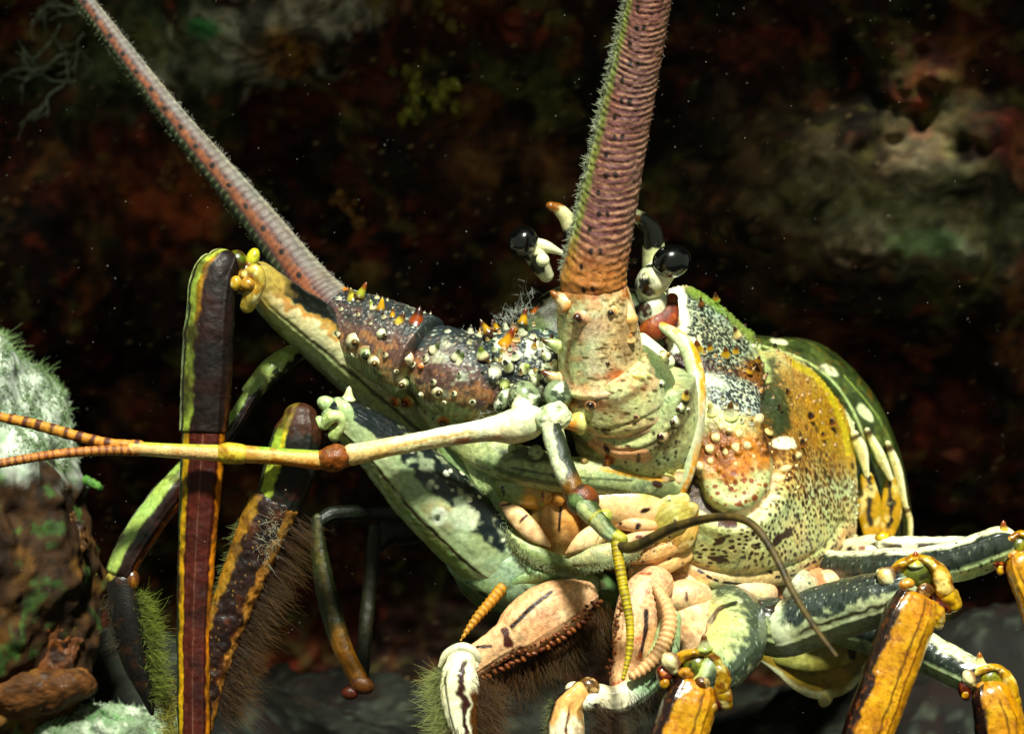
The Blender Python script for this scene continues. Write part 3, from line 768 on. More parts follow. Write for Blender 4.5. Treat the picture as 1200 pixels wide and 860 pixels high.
# ---- eyes
def eye(stalk, ball, parts):
    o = emit('eye', stalk, M_gloss, root, keep=True)
    emit('cornea', ball, M_eye, o)
    return o
bw = lambda *l: paint('#dfe2cc', *l)
blk = paint('#050606')
eye([tube([(640,322,60,9),(632,308,50,12),(628,298,45,14),(623,290,42,14)], bw(mott('#c8d0b0', 8, 0, .5, .6), blob(629,311,13,9,30,'#15140f',.15,.5), blob(616,300,4,10,-40,'#15140f',.2,.3), stroke([(640,285),(655,296)],4,'#e8ead8'), mott('#1a1812', 10, .3, .5, .8, 8))),
     tube([(626,285,36,7),(640,289,40,7),(657,296,46,3)], bw()), ell((636,305,26), (8,8,7), 0, bw())],
    [ell((613,283,32), (17,19.5,18), 35, blk)], None)
eye([tube([(757,346,30,10),(760,338,22,17),(766,328,15,19),(775,318,12,17)], bw(mott('#c4cc9c', 10, 0, .5, .7), blob(752,331,14,10,10,'#14130e',.2,.45,1,6), blob(760,341,10,6,20,'#2c1608',.2,.4), stroke([(750,311),(764,312)],2.5,'#14130e'), mott('#efefe2', 9, .3, .5, .8, 8)))],
    [ell((787,306,0), (23,19.5,19), -14, blk)], None)
# ---- long horns above the eyes
hc = paint('#dfe0b8', ub(.45, .85, '#0c0d0a', .03, .12), blob(760,262,12,16,-25,'#0c0d0a',.15,.2), blob(746,256,4.5,5,0,'#7a4a14',.2,.2), ub(-.2, .08, '#2a1006'))
emit('horn', tube([(766,322,40,14),(766,295,30,13.5),(764,272,22,12),(756,260,16,10),(747,254,10,8)], hc, cap=(1,1.1)), M_gloss, root)
hc2 = paint('#dfe0b8', ub(-.2, .55, '#0c0d0a', .05, .1), ub(.93, 1.5, '#7a4a14', .04, .1))
emit('horn', tube([(680,300,70,12),(672,275,62,11),(664,256,55,9),(655,246,50,7.5),(646,242,46,5.5)], hc2, cap=(1,1.2)), M_gloss, root)
# orbit folds under the right eye
emit('orbit', [ell((765,362,28), (17,24,20), 20, paint('#dcdccc', blob(754,362,10,9,0,'#2c1208',.15,.3), mott('#b8b8a0', 8, 0, .5, .5)), 1.6),
               tube([(748,392,24,7),(765,386,14,14,9),(781,373,18,14,8),(788,350,32,7,6)], paint('#7c340c', mott('#3a1206', 12, .0, .5, .8), mott('#a85c20', 9, .2, .6, .5))),
               tube([(752,400,-10,10),(766,414,-30,12),(782,424,-40,9)], paint('#d4d8c8', mott('#8a946c', 8, .1, .5, .6)))], M_soft, root)

# ---- tilted antenna (photo left)
pedA = paint('#54484a',
    band(.1, 1.2, '#222c32', .2, .3), band(-.25, .25, '#5c4444', .25, .3), band(-1.2, -.45, '#a4b48c', .15, .3), band(-.62, -.3, '#a87450', .15, .6, k=.75), mott('#b4bcb0', 20, .25, .6, .7, 55), lambda x, C: mix(C, ss(.2,.7,np.sin(x.u*1.2+3*x.s+fbm(x.P,12,2,4)))*.35, '#2c1810'),
    dots('#c4ccc8', 4.6, .2, .1, .7, 3, (1, 1, .5), .9, where_s(.0, 1.3)), dots('#b89a8a', 5, .18, .1, .6, 9, k=.7), mott('#2a1610', 14, .3, .6, .6, 5))
rg = lambda x: .5 * fbm(x.P, 10, 2, 3) + 1.0 * (1 - ss(.1, .5, voro(x.P, 5, 6)[0])) * ss(-.2, .3, x.s)
gA1 = tube([(400,374,58,38),(420,386,42,44),(456,402,22,49),(490,420,6,53)], pedA, disp=rg, step=1.3, cap=(.3, .15))
gA2 = tube([(500,424,16,42),(512,428,10,48),(535,440,2,52),(560,452,-2,46),(590,462,0,30)], pedA, disp=rg, step=1.3, cap=(.2, .3))
fr0 = lambda a, b: (lambda P: (P[:, 2] < a) & (P[:, 1] > 335) & (P[:, 1] < b))
antA = emit('antenna', thorns(gA1, fr0(40, 480), 26, (1.6, 3.6), (4, 9), '#2c1408', '#c8c8a8', .5, 41, 11) + thorns(gA2, fr0(10, 480), 22, (1.8, 4.4), (4, 12), '#1c2010', '#c8ccb0', .5, 42, 11) + [
                                                tube([(404,346,60,9,12),(420,362,44,16,20),(418,384,36,14,20),(400,398,34,8,14)], paint('#b86a30', mott('#8a3c14', 10, 0, .5, .7), blob(412,348,10,7,0,'#9aa440',.3,.3), blob(415,395,8,16,0,'#d8dcc4',.3,.3)), step=1.6)], M_shell, root, keep=True)
def flagA(x):
    C = np.tile(c('#54383a'), (len(x.P), 1))
    s = x.s + .1 * fbm(x.P, 14, 3, 2)
    ring = .5 + .5 * np.sin(x.u * 2 * math.pi / (3.6 + 3.0 * ss(0, 1, x.t)) + 1.5 * x.s ** 2 + 2.5 * fbm(x.P, 40, 2, 61))
    C = mix(C, ss(.15, .6, s), '#6a6466'); C = mix(C, ss(.75, .95, s) * .6, '#a8a8a0')  # bright upper-right edge has the light painted in
    C = mix(C, ss(-.5, -.3, s) * (1 - ss(-.05, .2, s)) * ss(.05, .5, x.t), '#7c4a34')
    C = mix(C, (1 - ss(-.7, -.45, s)), '#26301c')  # dark lower-left side: shade painted into the green
    C = mix(C, (1 - ss(-.7, -.45, s)) * ss(.6, .9, ring) * .7, '#7c8a6a')
    C = mix(C, ring * .38, '#2c1a18')
    per = 19 + 9 * x.t
    du = (x.u % per) - per / 2
    for s0 in (-.12,):
        d = np.sqrt((du / 3.2) ** 2 + ((s - s0) * x.r / 3.4) ** 2)
        C = mix(C, 1 - ss(.6, 1.3, d), '#120806')
    d = np.sqrt((((x.u + 9) % per) - per / 2) ** 2 / 6 + ((s - .12) * x.r / 2.2) ** 2)
    C = mix(C, (1 - ss(.6, 1.3, d)) * .7, '#1c0d0a')
    return C
fd = lambda x: .3 * np.sin(x.u * 2 * math.pi / (3.6 + 3.0 * ss(0, 1, x.t)) + 1.5 * x.s ** 2) * ss(.0, .3, x.t) + .5 * fbm(x.P, 8, 2, 3)
FA = [(-70,-230,330,5),(10,-110,300,8),(92,-8,260,10),(202,135,190,14),(303,256,120,20),(360,330,84,26),(386,362,66,32),(402,380,56,36)]
flA = emit('flagellum', [tube(FA, flagA, step=1.3, disp=fd)], M_flag, antA, keep=True)
emit('hair', [hairs([(p[0] + p[3] * .75, p[1] - p[3] * .6, p[2]) for p in FA[2:7]], 420, (.7,-.7,-.2), .35, 4, .35, '#7c7468', '#d8d4c8', 1.2, 0, 4),
              hairs([(p[0] - p[3] * .75, p[1] + p[3] * .6, p[2]) for p in FA[2:7]], 420, (-.7,.7,-.2), .35, 4, .35, '#3c4a2c', '#8a9a70', 1.2, 0, 5)], M_hair, antA)
for a in [(388,412,215,8,13,'#d88a58','#5a1c08',.5),(416,400,270,8.5,13,CR,'#5a4420',.75),(440,424,250,7.5,14,CR,'#5a4420',.7),(471,449,260,7,15,CR,'#4a3814',.7),(514,459,280,7.5,13,CR,'#3c3410',.75),(447,391,330,5,11,CR,'#4a3814',.55),
          (413,350,100,6,14,'#b8b450','#6a5a14',.2),(421,346,60,6,18,'#9aa440','#7a3c10',.2),(446,362,80,5.5,14,YE,'#c8a030',.2),(437,360,110,4,10,'#c8d0a0','#8a9a50',.2),(467,378,60,7,15,'#c8b050','#4a2408',.3),(487,378,75,10,21,'#8a3c10','#2c0e05',.15),
          (478,420,200,7,9,'#e0dcc8','#d8d0b8',.6),(508,411,45,6,12,CR,'#3a4a20',.45),(533,420,60,5.5,13,'#dfe4cc','#28301c',.4),(536,425,60,6,16,'#d8e0c0','#3a4a20',.3),(475,470,250,8,13,'#c87a44','#6a240c',.6),(463,470,220,6,10,'#c06a38','#4a1408',.6),(520,492,260,8,16,'#c07a4c','#3a1408',.6),(430,415,240,9,10,'#a8b48c','#2c3418',.6),(460,372,90,3.5,12,'#b8901c','#5a3008',.1),(494,430,230,5,8,'#c88a60','#8a4a20',.7)]:
    spine(antA, *a[:5], a[5], a[6], a[7])

# ---- upright antenna (photo centre)
streak = lambda sd: (lambda x, C: dots('#6a4a1c', 6, .28, .1, .8, sd + 3, (1.1, .7, .5), .8, where_s(-.1, 1.2, .3))(x, dots('#5c4a1c', 7.5, .3, .09, .85, sd, (.5, 1.4, .5), .85)(x, C)))
seg3c = paint('#e2d6b4', band(-1.2, -.35, '#a8b88c', .25, .3, k=.7), band(.3, 1.2, '#bfa07a', .3, .3, k=.7), streak(5), ub(-.4, .1, '#a8683c', .08, .1, .9), mott('#c9946c', 20, .2, .6, .6, 3), stroke([(652,440),(680,457),(715,460),(752,445)], 4, '#dcb498', .5, .4, .8), blob(690,385,24,12,-20,'#d8a890',.4,.4,.6), blob(735,400,10,30,0,'#7c5a34',.6,.5,.5), stroke([(668,400),(664,430),(670,448)], 2.5, '#6a3a14', .6, .5, .7), blob(722,440,12,8,0,'#a8541c',.4,.3,.8))
ringc = paint('#c2c298', mott('#cda07c', 26, .0, .5, .7, 3), dots('#4a3818', 7.5, .3, .08, .85, 15, (.6, 1.2, .5), .9), band(.75, 1.2, '#5c6a48', .1, .3), blob(710,478,26,7,12,'#7a4a1c',.5,.4,.6), stroke([(655,462),(690,473),(728,470),(756,452)], 5, '#5a3414', .6, .4, .75), stroke([(680,497),(712,512),(745,508),(780,482),(794,450)], 2.2, '#d8b498', .5, .3, .8))
seg1c = paint('#b6c094', stroke([(668,508),(700,526),(740,530),(785,505),(803,462)], 5, '#4a3618', .6, .5, .75), mott('#c4a47c', 30, .1, .6, .5, 3), dots('#1f1409', 7.5, .27, .06, .9, 25, (1.2, .8, .5), .95, where_region(770, 535, 55, 34, .3)), stroke([(700,520),(725,530),(755,535)], 8, '#d89e80', .3, .3, .9),
    stroke([(778,520),(800,480),(808,440)], 12, '#3c2c14', .4, .5, .55), blob(715,538,7,5,30,'#a04a14',.2,.4), dots('#1c1209', 7, .22, .1, .8, 35, (2.0, .6, .5), .9, where_region(795, 485, 22, 40, .3, 20)), blob(712,525,3,8,-20,'#3c1c0c',.2,.3), blob(748,536,3,7,0,'#3c1c0c',.2,.3))
antB = emit('antenna', [tube([(690,334,-92,37),(696,354,-86,44),(701,390,-72,48),(705,425,-58,51),(708,445,-50,53,57)], seg3c, disp=lambda x: .5 * fbm(x.P, 10, 2, 3) + 1.8 * np.exp(-((x.t - .97) / .03) ** 2), step=1.2, cap=(.3,.2)),
                        tube([(712,432,-58,54,50),(722,452,-50,64,58),(730,472,-40,66,60),(733,486,-34,62,56)], ringc, disp=lambda x: .5 * fbm(x.P, 10, 2, 3) - 1.6 * np.exp(-((x.t - .78) / .05) ** 2) + 1.6 * np.exp(-((x.t - .95) / .06) ** 2), step=1.2, cap=(.1,.22)),
                        tube([(736,468,-36,62,58),(739,486,-28,65,60),(740,496,-24,60,56)], paint('#b89a84', mott('#8c8a78', 20, 0, .5, .6)), cap=(.1,.22)),
                        tube([(742,452,-30,72,62),(746,484,-18,76,68),(744,512,-6,75,66),(740,535,4,66,56)], seg1c, disp=lambda x: .6 * fbm(x.P, 10, 2, 3) + 3.2 * np.exp(-((pdist(x.P, smooth_pts([(690,512),(725,527),(765,520),(795,488),(806,440)])) - 4) / 5) ** 2) * (x.q > -9), step=1.2, cap=(.1,.22))], M_shell, root, keep=True)
def flagB(x):
    s = x.s + .06 * fbm(x.P, 12, 3, 2)
    C = np.tile(c('#643f44'), (len(x.P), 1))
    ph = x.u + 4 * np.cos(x.q) * .0 - 5.5 * (1 - s ** 2) * .9 + 3.0 * s + 2.2 * fbm(x.P, 30, 2, 6)
    ring = np.sin(ph * 2 * math.pi / (3.9 + 2.6 * x.t))
    C = mix(C, ss(.1, .75, ring + .45 * fbm(x.P, 9, 2, 8)) * .8, '#ac8272')
    C = mix(C, ss(.55, .95, s) * .35, '#b89080')
    C = mix(C, (1 - ss(-.82, -.6, s)), '#747c44')
    C = mix(C, (1 - ss(-1.0, -.82, s)) * .9, '#b4c09c')
    end = ss(.86, .95, x.t)
    C = mix(C, end * .8, '#b0743c'); C = mix(C, end * ss(.2, .6, fbm(x.P, 16, 3, 12)) * .8, '#7c3c1c')
    x.u = x.u + 7 * noise(x.P, 60, 62)
    per = 46
    for (s0, o_) in ((-.25, 0), (.05, 3), (-.42, 24)):
        d = np.sqrt(((((x.u + o_) % per) - per / 2) / 4.2) ** 2 + ((s - s0) * x.r / 3.0) ** 2)
        C = mix(C, 1 - ss(.6, 1.3, d), '#1c0c0a')
    return C
fdB = lambda x: .3 * np.sin((x.u - 5 * (1 - x.s ** 2) + 3 * x.s) * 2 * math.pi / (3.9 + 2.6 * x.t)) + .7 * fbm(x.P, 6, 2, 3) + 1.5 * np.exp(-((x.t - .965) / .012) ** 2)
FB = [(812,-250,-270,17),(790,-120,-225,22),(763,-10,-190,26),(737,115,-152,30),(715,225,-122,34),(700,300,-102,37),(695,328,-94,38),(692,348,-88,35)]
emit('flagellum', [tube(FB, flagB, step=1.2, disp=fdB)], M_flag, antB)
emit('hair', [hairs([(p[0] - p[3] * .93, p[1], p[2] - 6) for p in FB[1:7]], 2600, (-.9,-.25,-.3), .4, 6.5, .5, '#8c9458', '#dfe6d0', 2.4, .2, 6),
              hairs([(p[0] + p[3] * .97, p[1], p[2] - 3) for p in FB[1:7]], 300, (.9,-.2,-.3), .4, 2.6, .35, '#9a7468', '#d8c0b0', 1, .2, 7)], M_hair, antB)
for a in [(664,352,150,11,24,'#dcc4a0','#7a4a18',.25),(682,372,200,11,16,'#dca488','#3a1c10',.6),(655,402,170,8,22,'#b8c890','#4a3810',.15),(656,441,165,9,24,'#d0b890','#5a2c14',.15),(716,366,250,7,9,'#c8946c','#1c0c06',.8),(713,426,200,4.5,6,'#b89a6c','#2c1408',.8),
          (744,440,265,10,20,'#c8843c','#d8c490',.3),(755,438,260,6,14,'#dfe4c4','#8aa850',.3),(739,398,90,5,8,'#c8b48c','#a87c4c',.5),(738,372,100,8,36,'#d8c8a8','#7a4814',.1),(694,474,220,9,12,'#d09a7c','#1c0c06',.7),(745,488,240,4,5,'#c89a80','#3c1408',.8),
          (775,449,250,4,7,CR,'#2c140a',.6),(680,495,185,12,34,'#cc8a48','#4a1408',.2),(712,540,190,5,8,'#d8843c','#3c1408',.5),(774,511,240,8,8,'#e0c8b0','#2c140a',.75),(790,494,220,6.5,9,CR,'#2c140a',.65),(797,478,220,5.5,10,CR,'#3c1c0a',.6),(802,465,60,5.5,10,'#c8a850','#3c1c0a',.5),
          (778,418,20,6.5,10,'#d8d4a8','#7a6430',.4),(806,480,300,2.8,4,CR,'#1c0c06',.6),(795,552,270,9,16,'#e4c4ac','#d8c0a0',.3),(780,556,260,9,10,'#dcc0a0','#d0b890',.3),(650,425,180,3.5,5,'#e0e6d8','#a8b090',.5)]:
    spine(antB, *a[:5], a[5], a[6], a[7], z=(-80 if a[0] == 680 else None))

# ---- antennules
anc = paint('#d4cba0', band(.45, 1.2, '#7c9448', .2, .35, k=.7), band(-1.2, -.35, '#e4e4d0', .25, .2, k=.8))
seg_a = paint('#dcd2ae', band(.45, 1.1, '#8a3c14', .2, .3, .06, .5, .9), band(-.15, .2, '#b07c34', .15, .4, .35, .8, .7), band(-1.2, -.5, '#eef0e0', .2, .2), ub(-.3, .3, '#d4dcc4', .15, .1, .7), ub(.7, 1.2, '#cf9a50', .2, .1, .6))  # near-white band along the top is a painted highlight
seg_b = paint('#cfa868', band(-1.2, -.55, '#8ea848', .2, .4), band(.4, 1.2, '#b0702c', .2, .3), ub(.8, 1.3, '#b08440', .1), mott('#8a4c18', 10, .3, .6, .6))
jc = paint('#7a4016', mott('#3c1408', 12, 0, .5, .8), mott('#b87c34', 12, .2, .5, .6))
anA = emit('antennule', [tube([(634,492,-82,13),(622,494,-88,20),(600,500,-94,20),(570,504,-100,14),(520,512,-104,11.5),(460,523,-108,11),(412,533,-110,13)], seg_a, disp=lambda x: .5 * fbm(x.P, 10, 2, 3)),
     tube([(404,535,-110,13),(396,536,-112,16.5),(384,538,-113,15),(374,539,-113,11)], jc, disp=lambda x: 1.2 * fbm(x.P, 8, 2, 3)),
     tube([(372,539,-113,11.5),(330,535,-112,10),(285,532,-110,10.5)], seg_b), tube([(282,532,-110,12),(268,531,-109,13),(260,531,-109,11)], paint('#b8a848', mott('#8a5a1c', 8, 0, .5, .8))),
     tube([(258,531,-109,10),(200,528,-108,8.5),(155,525,-107,8)], paint('#cfae7c', band(-1.2,-.45,'#a8b050',.2,.4), mott('#a8743c',9,.2,.6,.5))), ell((612,478,-86),(13,12,10),20,paint('#dfe4d0'))], M_shell, root)
def fcol(b, d_, per, sd=3):
    def f(x):
        C = np.tile(c(b), (len(x.P), 1))
        C = mix(C, ss(-.1, .5, np.sin(x.u * 2 * math.pi / per) * .7 + .7 * fbm(x.P, 14, 2, sd)), d_)
        return mix(C, ss(.3, .9, np.sin(x.u * 2 * math.pi / 2.6)) * .25, '#2c1408')
    return f
fr_ = lambda per: (lambda x: .35 * np.sin(x.u * 2 * math.pi / per))
emit('flagellum', tube([(164,522,-107,6.5),(130,520,-104,6.5),(90,511,-96,6.5),(40,497,-84,6.5),(-30,480,-70,5),(-160,430,-40,2.5)], fcol('#b8803c', '#4a2410', 17), disp=fr_(17), step=1.2), M_flag, anA)
emit('flagellum', tube([(162,528,-107,6.5),(120,528,-112,6),(60,533,-122,5.5),(-30,549,-134,5),(-180,580,-150,2.5)], fcol('#b07440', '#7a4420', 9), disp=fr_(5), step=1.2), M_flag, anA)

sg2 = paint('#c9d4b4', band(.05, 1.2, '#1c2618', .12, .5), band(-1.2, -.1, '#dfe6cc', .2, .2), ub(.85, 1.2, '#6a4414', .1))
sg3 = paint('#70825a', mott('#3c4a2c', 7, .1, .5, .7, 3), band(-1.2, -.2, '#b4c096', .2, .3), band(.5, 1.2, '#2c3a1c', .2, .3), ub(.75, 1.2, '#a8a040', .06, .02))
anB = emit('antennule', [ell((648,490,-104),(22,18,17),-20,paint('#d4dcc8', mott('#8aa070', 9, 0, .5, .7), mott('#24301c', 7, .4, .6, .7, 4)),1.6,lambda x: 1.8 * fbm(x.P, 8, 2, 3)),
     tube([(646,494,-108,12),(650,515,-114,13),(660,545,-124,13),(672,574,-134,13)], sg2, disp=lambda x: .6 * fbm(x.P, 8, 2, 3)),
     ell((683,586,-138),(20,19,17),30,paint('#2c1a0c', mott('#6a2c0c', 9, 0, .5, .8), blob(676,588,9,9,0,'#66784c',.4,.5), blob(692,577,10,8,30,'#6a3414',.3,.4)),1.5),
     tube([(682,588,-142,13),(692,600,-146,13),(702,611,-150,11)], sg3), tube([(702,610,-151,12),(714,624,-156,10),(728,632,-160,8)], sg3), ell((708,606,-149),(11,9,9),-40,paint('#a8b868', mott('#8a7a20', 6, 0, .5, .6)),1.5)], M_shell, root)
emit('flagellum', tube([(722,628,-158,7),(724,650,-166,6.5),(731,690,-176,6),(738,730,-184,5),(737,765,-190,4),(730,795,-196,2.2)], fcol('#b0a01c', '#7c6c14', 6), disp=fr_(4), step=1.2), M_flag, anB)
emit('flagellum', tube([(722,640,-160,6),(745,640,-180,7),(790,618,-215,6),(840,606,-255,5.2),(878,612,-285,5),(905,645,-310,4.6),(930,695,-340,4.2),(955,735,-370,3.4),(980,768,-395,2)], fcol('#4c3e1c', '#30260f', 40), step=1.3), M_flag, anB)

# ---- mouth region
mo_ = lambda x: .5 * fbm(x.P, 9, 2, 3)
epi = emit('mouth_frame', [tube([(500,478,30,12,10),(530,502,4,20,14),(565,528,-18,22,16),(610,545,-34,24,18),(665,556,-40,22,18),(725,560,-40,22,16),(785,572,-26,16,12)], paint('#9aa67c', mott('#b4b890', 20, 0, .5, .5), mott('#3c4c34', 26, .15, .6, .7, 31), stroke([(560,540),(620,562),(690,570),(780,584)], 3, '#42502c', .5, .4, .8), stroke([(600,548),(660,558),(740,563)], 1.4, '#2c3820', .5, .4, .8), stroke([(705,549),(740,556),(775,562)], 3, '#c8963c', .4, .3), blob(620,533,36,9,5,'#1c281c',.3,.6,.85), blob(770,567,6,4,20,'#2c140a',.2,.3), dots('#26331e', 9, .22, .08, .4, 5, k=.8)), disp=mo_),  # dark top blob and lower line put shade into the colour
      ell((628,530,-56),(9,9,8),0,paint('#8a9a80', mott('#2c3824',5,0,.5,.7)),1.4), ell((684,541,-50),(6,5,6),0,paint('#8a7a4c', mott('#3c1c0c',5,0,.5,.7)),1.4), ell((650,540,-56),(5,5,5),0,paint('#9aa880', mott('#2c3824',5,0,.5,.7)),1.4), ell((600,524,-46),(5,5,5),0,paint('#9aa880', mott('#2c3824',5,0,.5,.7)),1.4)], M_shell, root)
mouth = emit('mouth', [ell((668,610,32),(120,62,46),3,paint('#a08658', mott('#7c6238', 22, 0, .5, .6)),3,mo_),
      # lower lip centre
      tube([(655,585,-10,22,14),(650,605,-16,30,18),(648,628,-10,34,16),(648,645,0,24,10)], paint('#c89a64', mott('#a87840',12,0,.5,.6), stroke([(657,590),(655,622)],1.6,'#24100a'), blob(625,600,12,16,0,'#8a7434',.4,.3,.6), blob(680,605,16,14,0,'#c89454',.4,.3,.6)), disp=mo_)], M_soft, root, keep=True)
# jaws
emit('mandible', [tube([(582,566,-8,12,10),(600,572,-20,22,18),(628,578,-24,20,16)], paint('#7c8c5c', ub(.75,1.4,'#b88a44',.12), mott('#8ea46c', 12, 0, .5, .5), stroke([(588,570),(591,580)],1.6,'#141c10')), disp=mo_),
                  ell((641,580,-34),(9,10,8),0,paint('#c08c4c', blob(634,582,3,9,0,'#6a2408',.3,.3)),1.4), ell((655,584,-36),(8,9,8),0,paint('#b88444', mott('#8a4412',6,.2,.6,.7)),1.4)], M_gloss, mouth)
emit('mandible', [tube([(672,585,-34,9,8),(700,590,-34,20,16),(745,594,-30,26,20),(776,600,-18,22,16)], paint('#eac49a', mott('#dcae78', 20, 0, .5, .6), blob(756,598,7,3,-20,'#241008',.2,.2), band(.6,1.2,'#b8a868',.2,.3)), disp=mo_)], M_gloss, mouth)
# palps: toothed peach plates
plc = paint('#e4c09c', mott('#cfa07c', 8, 0, .5, .6), stroke([(609,612),(617,604)], 1.4, '#3c1c10'), stroke([(588,592),(598,590)],1.4,'#3c1c10'))
emit('mouth_palp', [tube([(591,592,-28,6,5),(604,603,-36,11,7),(616,615,-40,12,7),(630,628,-42,9,5),(644,639,-42,2,2)], plc, disp=mo_)], M_soft, mouth)
emit('mouth_palp', [tube([(706,622,-38,12,7),(690,630,-44,12,6),(676,639,-46,8,5),(664,648,-46,2,2)], paint('#e4c09c', mott('#cfa07c', 8, 0, .5, .6)), disp=mo_)], M_soft, mouth)
emit('mouth_palp', [tube([(722,614,-34,6),(736,613,-40,9),(750,615,-42,9),(764,616,-38,7)], paint('#dca886', blob(748,616,3,5,20,'#1c0d08',.2,.2), blob(727,613,2.5,2.5,0,'#1c0d08',.2,.2)), disp=mo_),
                    tube([(736,636,-38,10),(750,630,-42,9),(768,628,-36,8)], paint('#d8b090', blob(749,629,4,3,20,'#6a2c14',.2,.2)), disp=mo_)], M_soft, mouth)
# fringed lower crescents
fringe = lambda b: paint(b, lambda x, C: mix(C, ss(.2, .8, np.sin(x.u * 2 * math.pi / 3.0)) * .35, '#4a5a30'), mott('#c8b484', 18, .1, .6, .6))
emit('lower_jaw', [tube([(580,600,-10,6,5),(592,622,-22,9,7),(612,640,-32,11,8),(640,654,-38,10,8),(668,660,-38,7,6)], fringe('#8ea070'), disp=mo_),
                   tube([(668,658,-38,6,6),(695,652,-44,12,8),(722,648,-46,14,9),(745,640,-40,10,8)], fringe('#a8ac8a'), disp=mo_)], M_shell, mouth)
# leafy plates on the left of the mouth and on the right
lf = lambda b: paint(b, lambda x, C: mix(C, ss(.3, .9, np.sin((x.P[:,0] * .7 + x.P[:,1]) * 2 * math.pi / 4.2)) * .3, '#2c3c1c'), mott('#5a7044', 14, .1, .6, .6), band(-1.1, -.7, '#b4c498', .1, .2, k=.6))
for st_, b in [([(512,512,10,6,4),(535,545,0,15,6),(560,585,-6,16,6),(590,625,-8,9,5)], '#6f8a5c'), ([(535,508,2,5,4),(556,540,-8,13,6),(574,575,-14,12,6),(590,600,-16,5,4)], '#8aa274'),
               ([(560,570,-4,8,4),(570,600,-8,12,6),(590,635,-12,12,6),(620,662,-12,6,4)], '#607c48'), ([(575,560,-16,10,5),(582,590,-22,13,6),(592,615,-22,8,5)], '#7c9468')]:
    emit('mouth_plate', tube(st_, lf(b), disp=lambda x: .8 * np.sin((x.P[:,0] * .7 + x.P[:,1]) * 2 * math.pi / 4.2)), M_shell, mouth)
for st_, b in [([(770,592,-30,8,5),(786,592,-34,14,7),(800,585,-28,9,5)], '#b0b07c'), ([(765,628,-30,14,6),(790,606,-38,20,9),(812,596,-28,8,5)], '#a89c58'), ([(780,640,-24,8,5),(798,630,-30,16,8),(812,606,-22,10,6)], '#b0884c'), ([(745,672,-10,10,6),(775,660,-22,14,8),(800,650,-18,12,6)], '#d0aa80'), ([(742,655,-28,7,5),(768,648,-32,10,6),(792,640,-30,8,5)], '#c49a6c')]:
    emit('mouth_plate', tube(st_, paint(b, lambda x, C: mix(C, ss(.4, .9, np.sin(x.q * 16)) * .35, '#6a4a20'), mott('#d8c8a0', 8, .2, .6, .6), dots('#2c1408', 9, .2, .08, .5, 8)), disp=mo_), M_soft, mouth)
emit('hair', [hairs([(735,650,-38),(790,615,-42)], 220, (-.3,.8,-.3), .4, 8, .4, '#8a6420', '#d8c080', 5, .3, 3), hairs([(600,645,-40),(660,664,-44),(740,655,-48)], 240, (.1,1,-.1), .3, 7, .4, '#6a4a18', '#a89a58', 2, .3, 4),
              hairs([(582,606,-24),(612,646,-44),(650,666,-50),(700,664,-56),(748,650,-54)], 1500, (-.1,.8,-.4), .35, 6, .45, '#6a7c4c', '#b8b884', 2, .2, 14),
              hairs([(560,575,-20),(600,622,-28)], 500, (.6,-.5,-.4), .4, 7, .4, '#5a6c3c', '#a8b484', 5, .2, 15), hairs([(700,625,-46),(735,640,-46)], 120, (-.5,.6,-.3), .3, 7, .35, '#a08030', '#e0cc90', 4, .2, 9)], M_hair, mouth)
# breast between the legs
emit('breast_plate', [ell((640,690,40),(110,46,50),12,paint('#4c6440', mott('#2c3c20', 20, 0, .5, .7), mott('#7c9468', 14, .1, .5, .6), mott('#4a2c10', 18, .2, .5, .7, 9)),2.4,lambda x: 4 * fbm(x.P, 26, 3, 3)),
                      ell((860,700,90),(130,40,60),-6,paint('#c08a6c', mott('#8a5a40', 20, 0, .5, .6)),3,lambda x: 3 * fbm(x.P, 26, 3, 3)),
                      tube([(560,660,10,20,14),(600,674,-6,24,16),(650,680,-14,20,14),(690,686,-16,14,10)], paint('#6c8a5c', mott('#1f2c18', 14, .2, .5, .7), mott('#94a880', 12, .1, .5, .5)), disp=lambda x: 1.5 * fbm(x.P, 14, 2, 3))], M_soft, root)

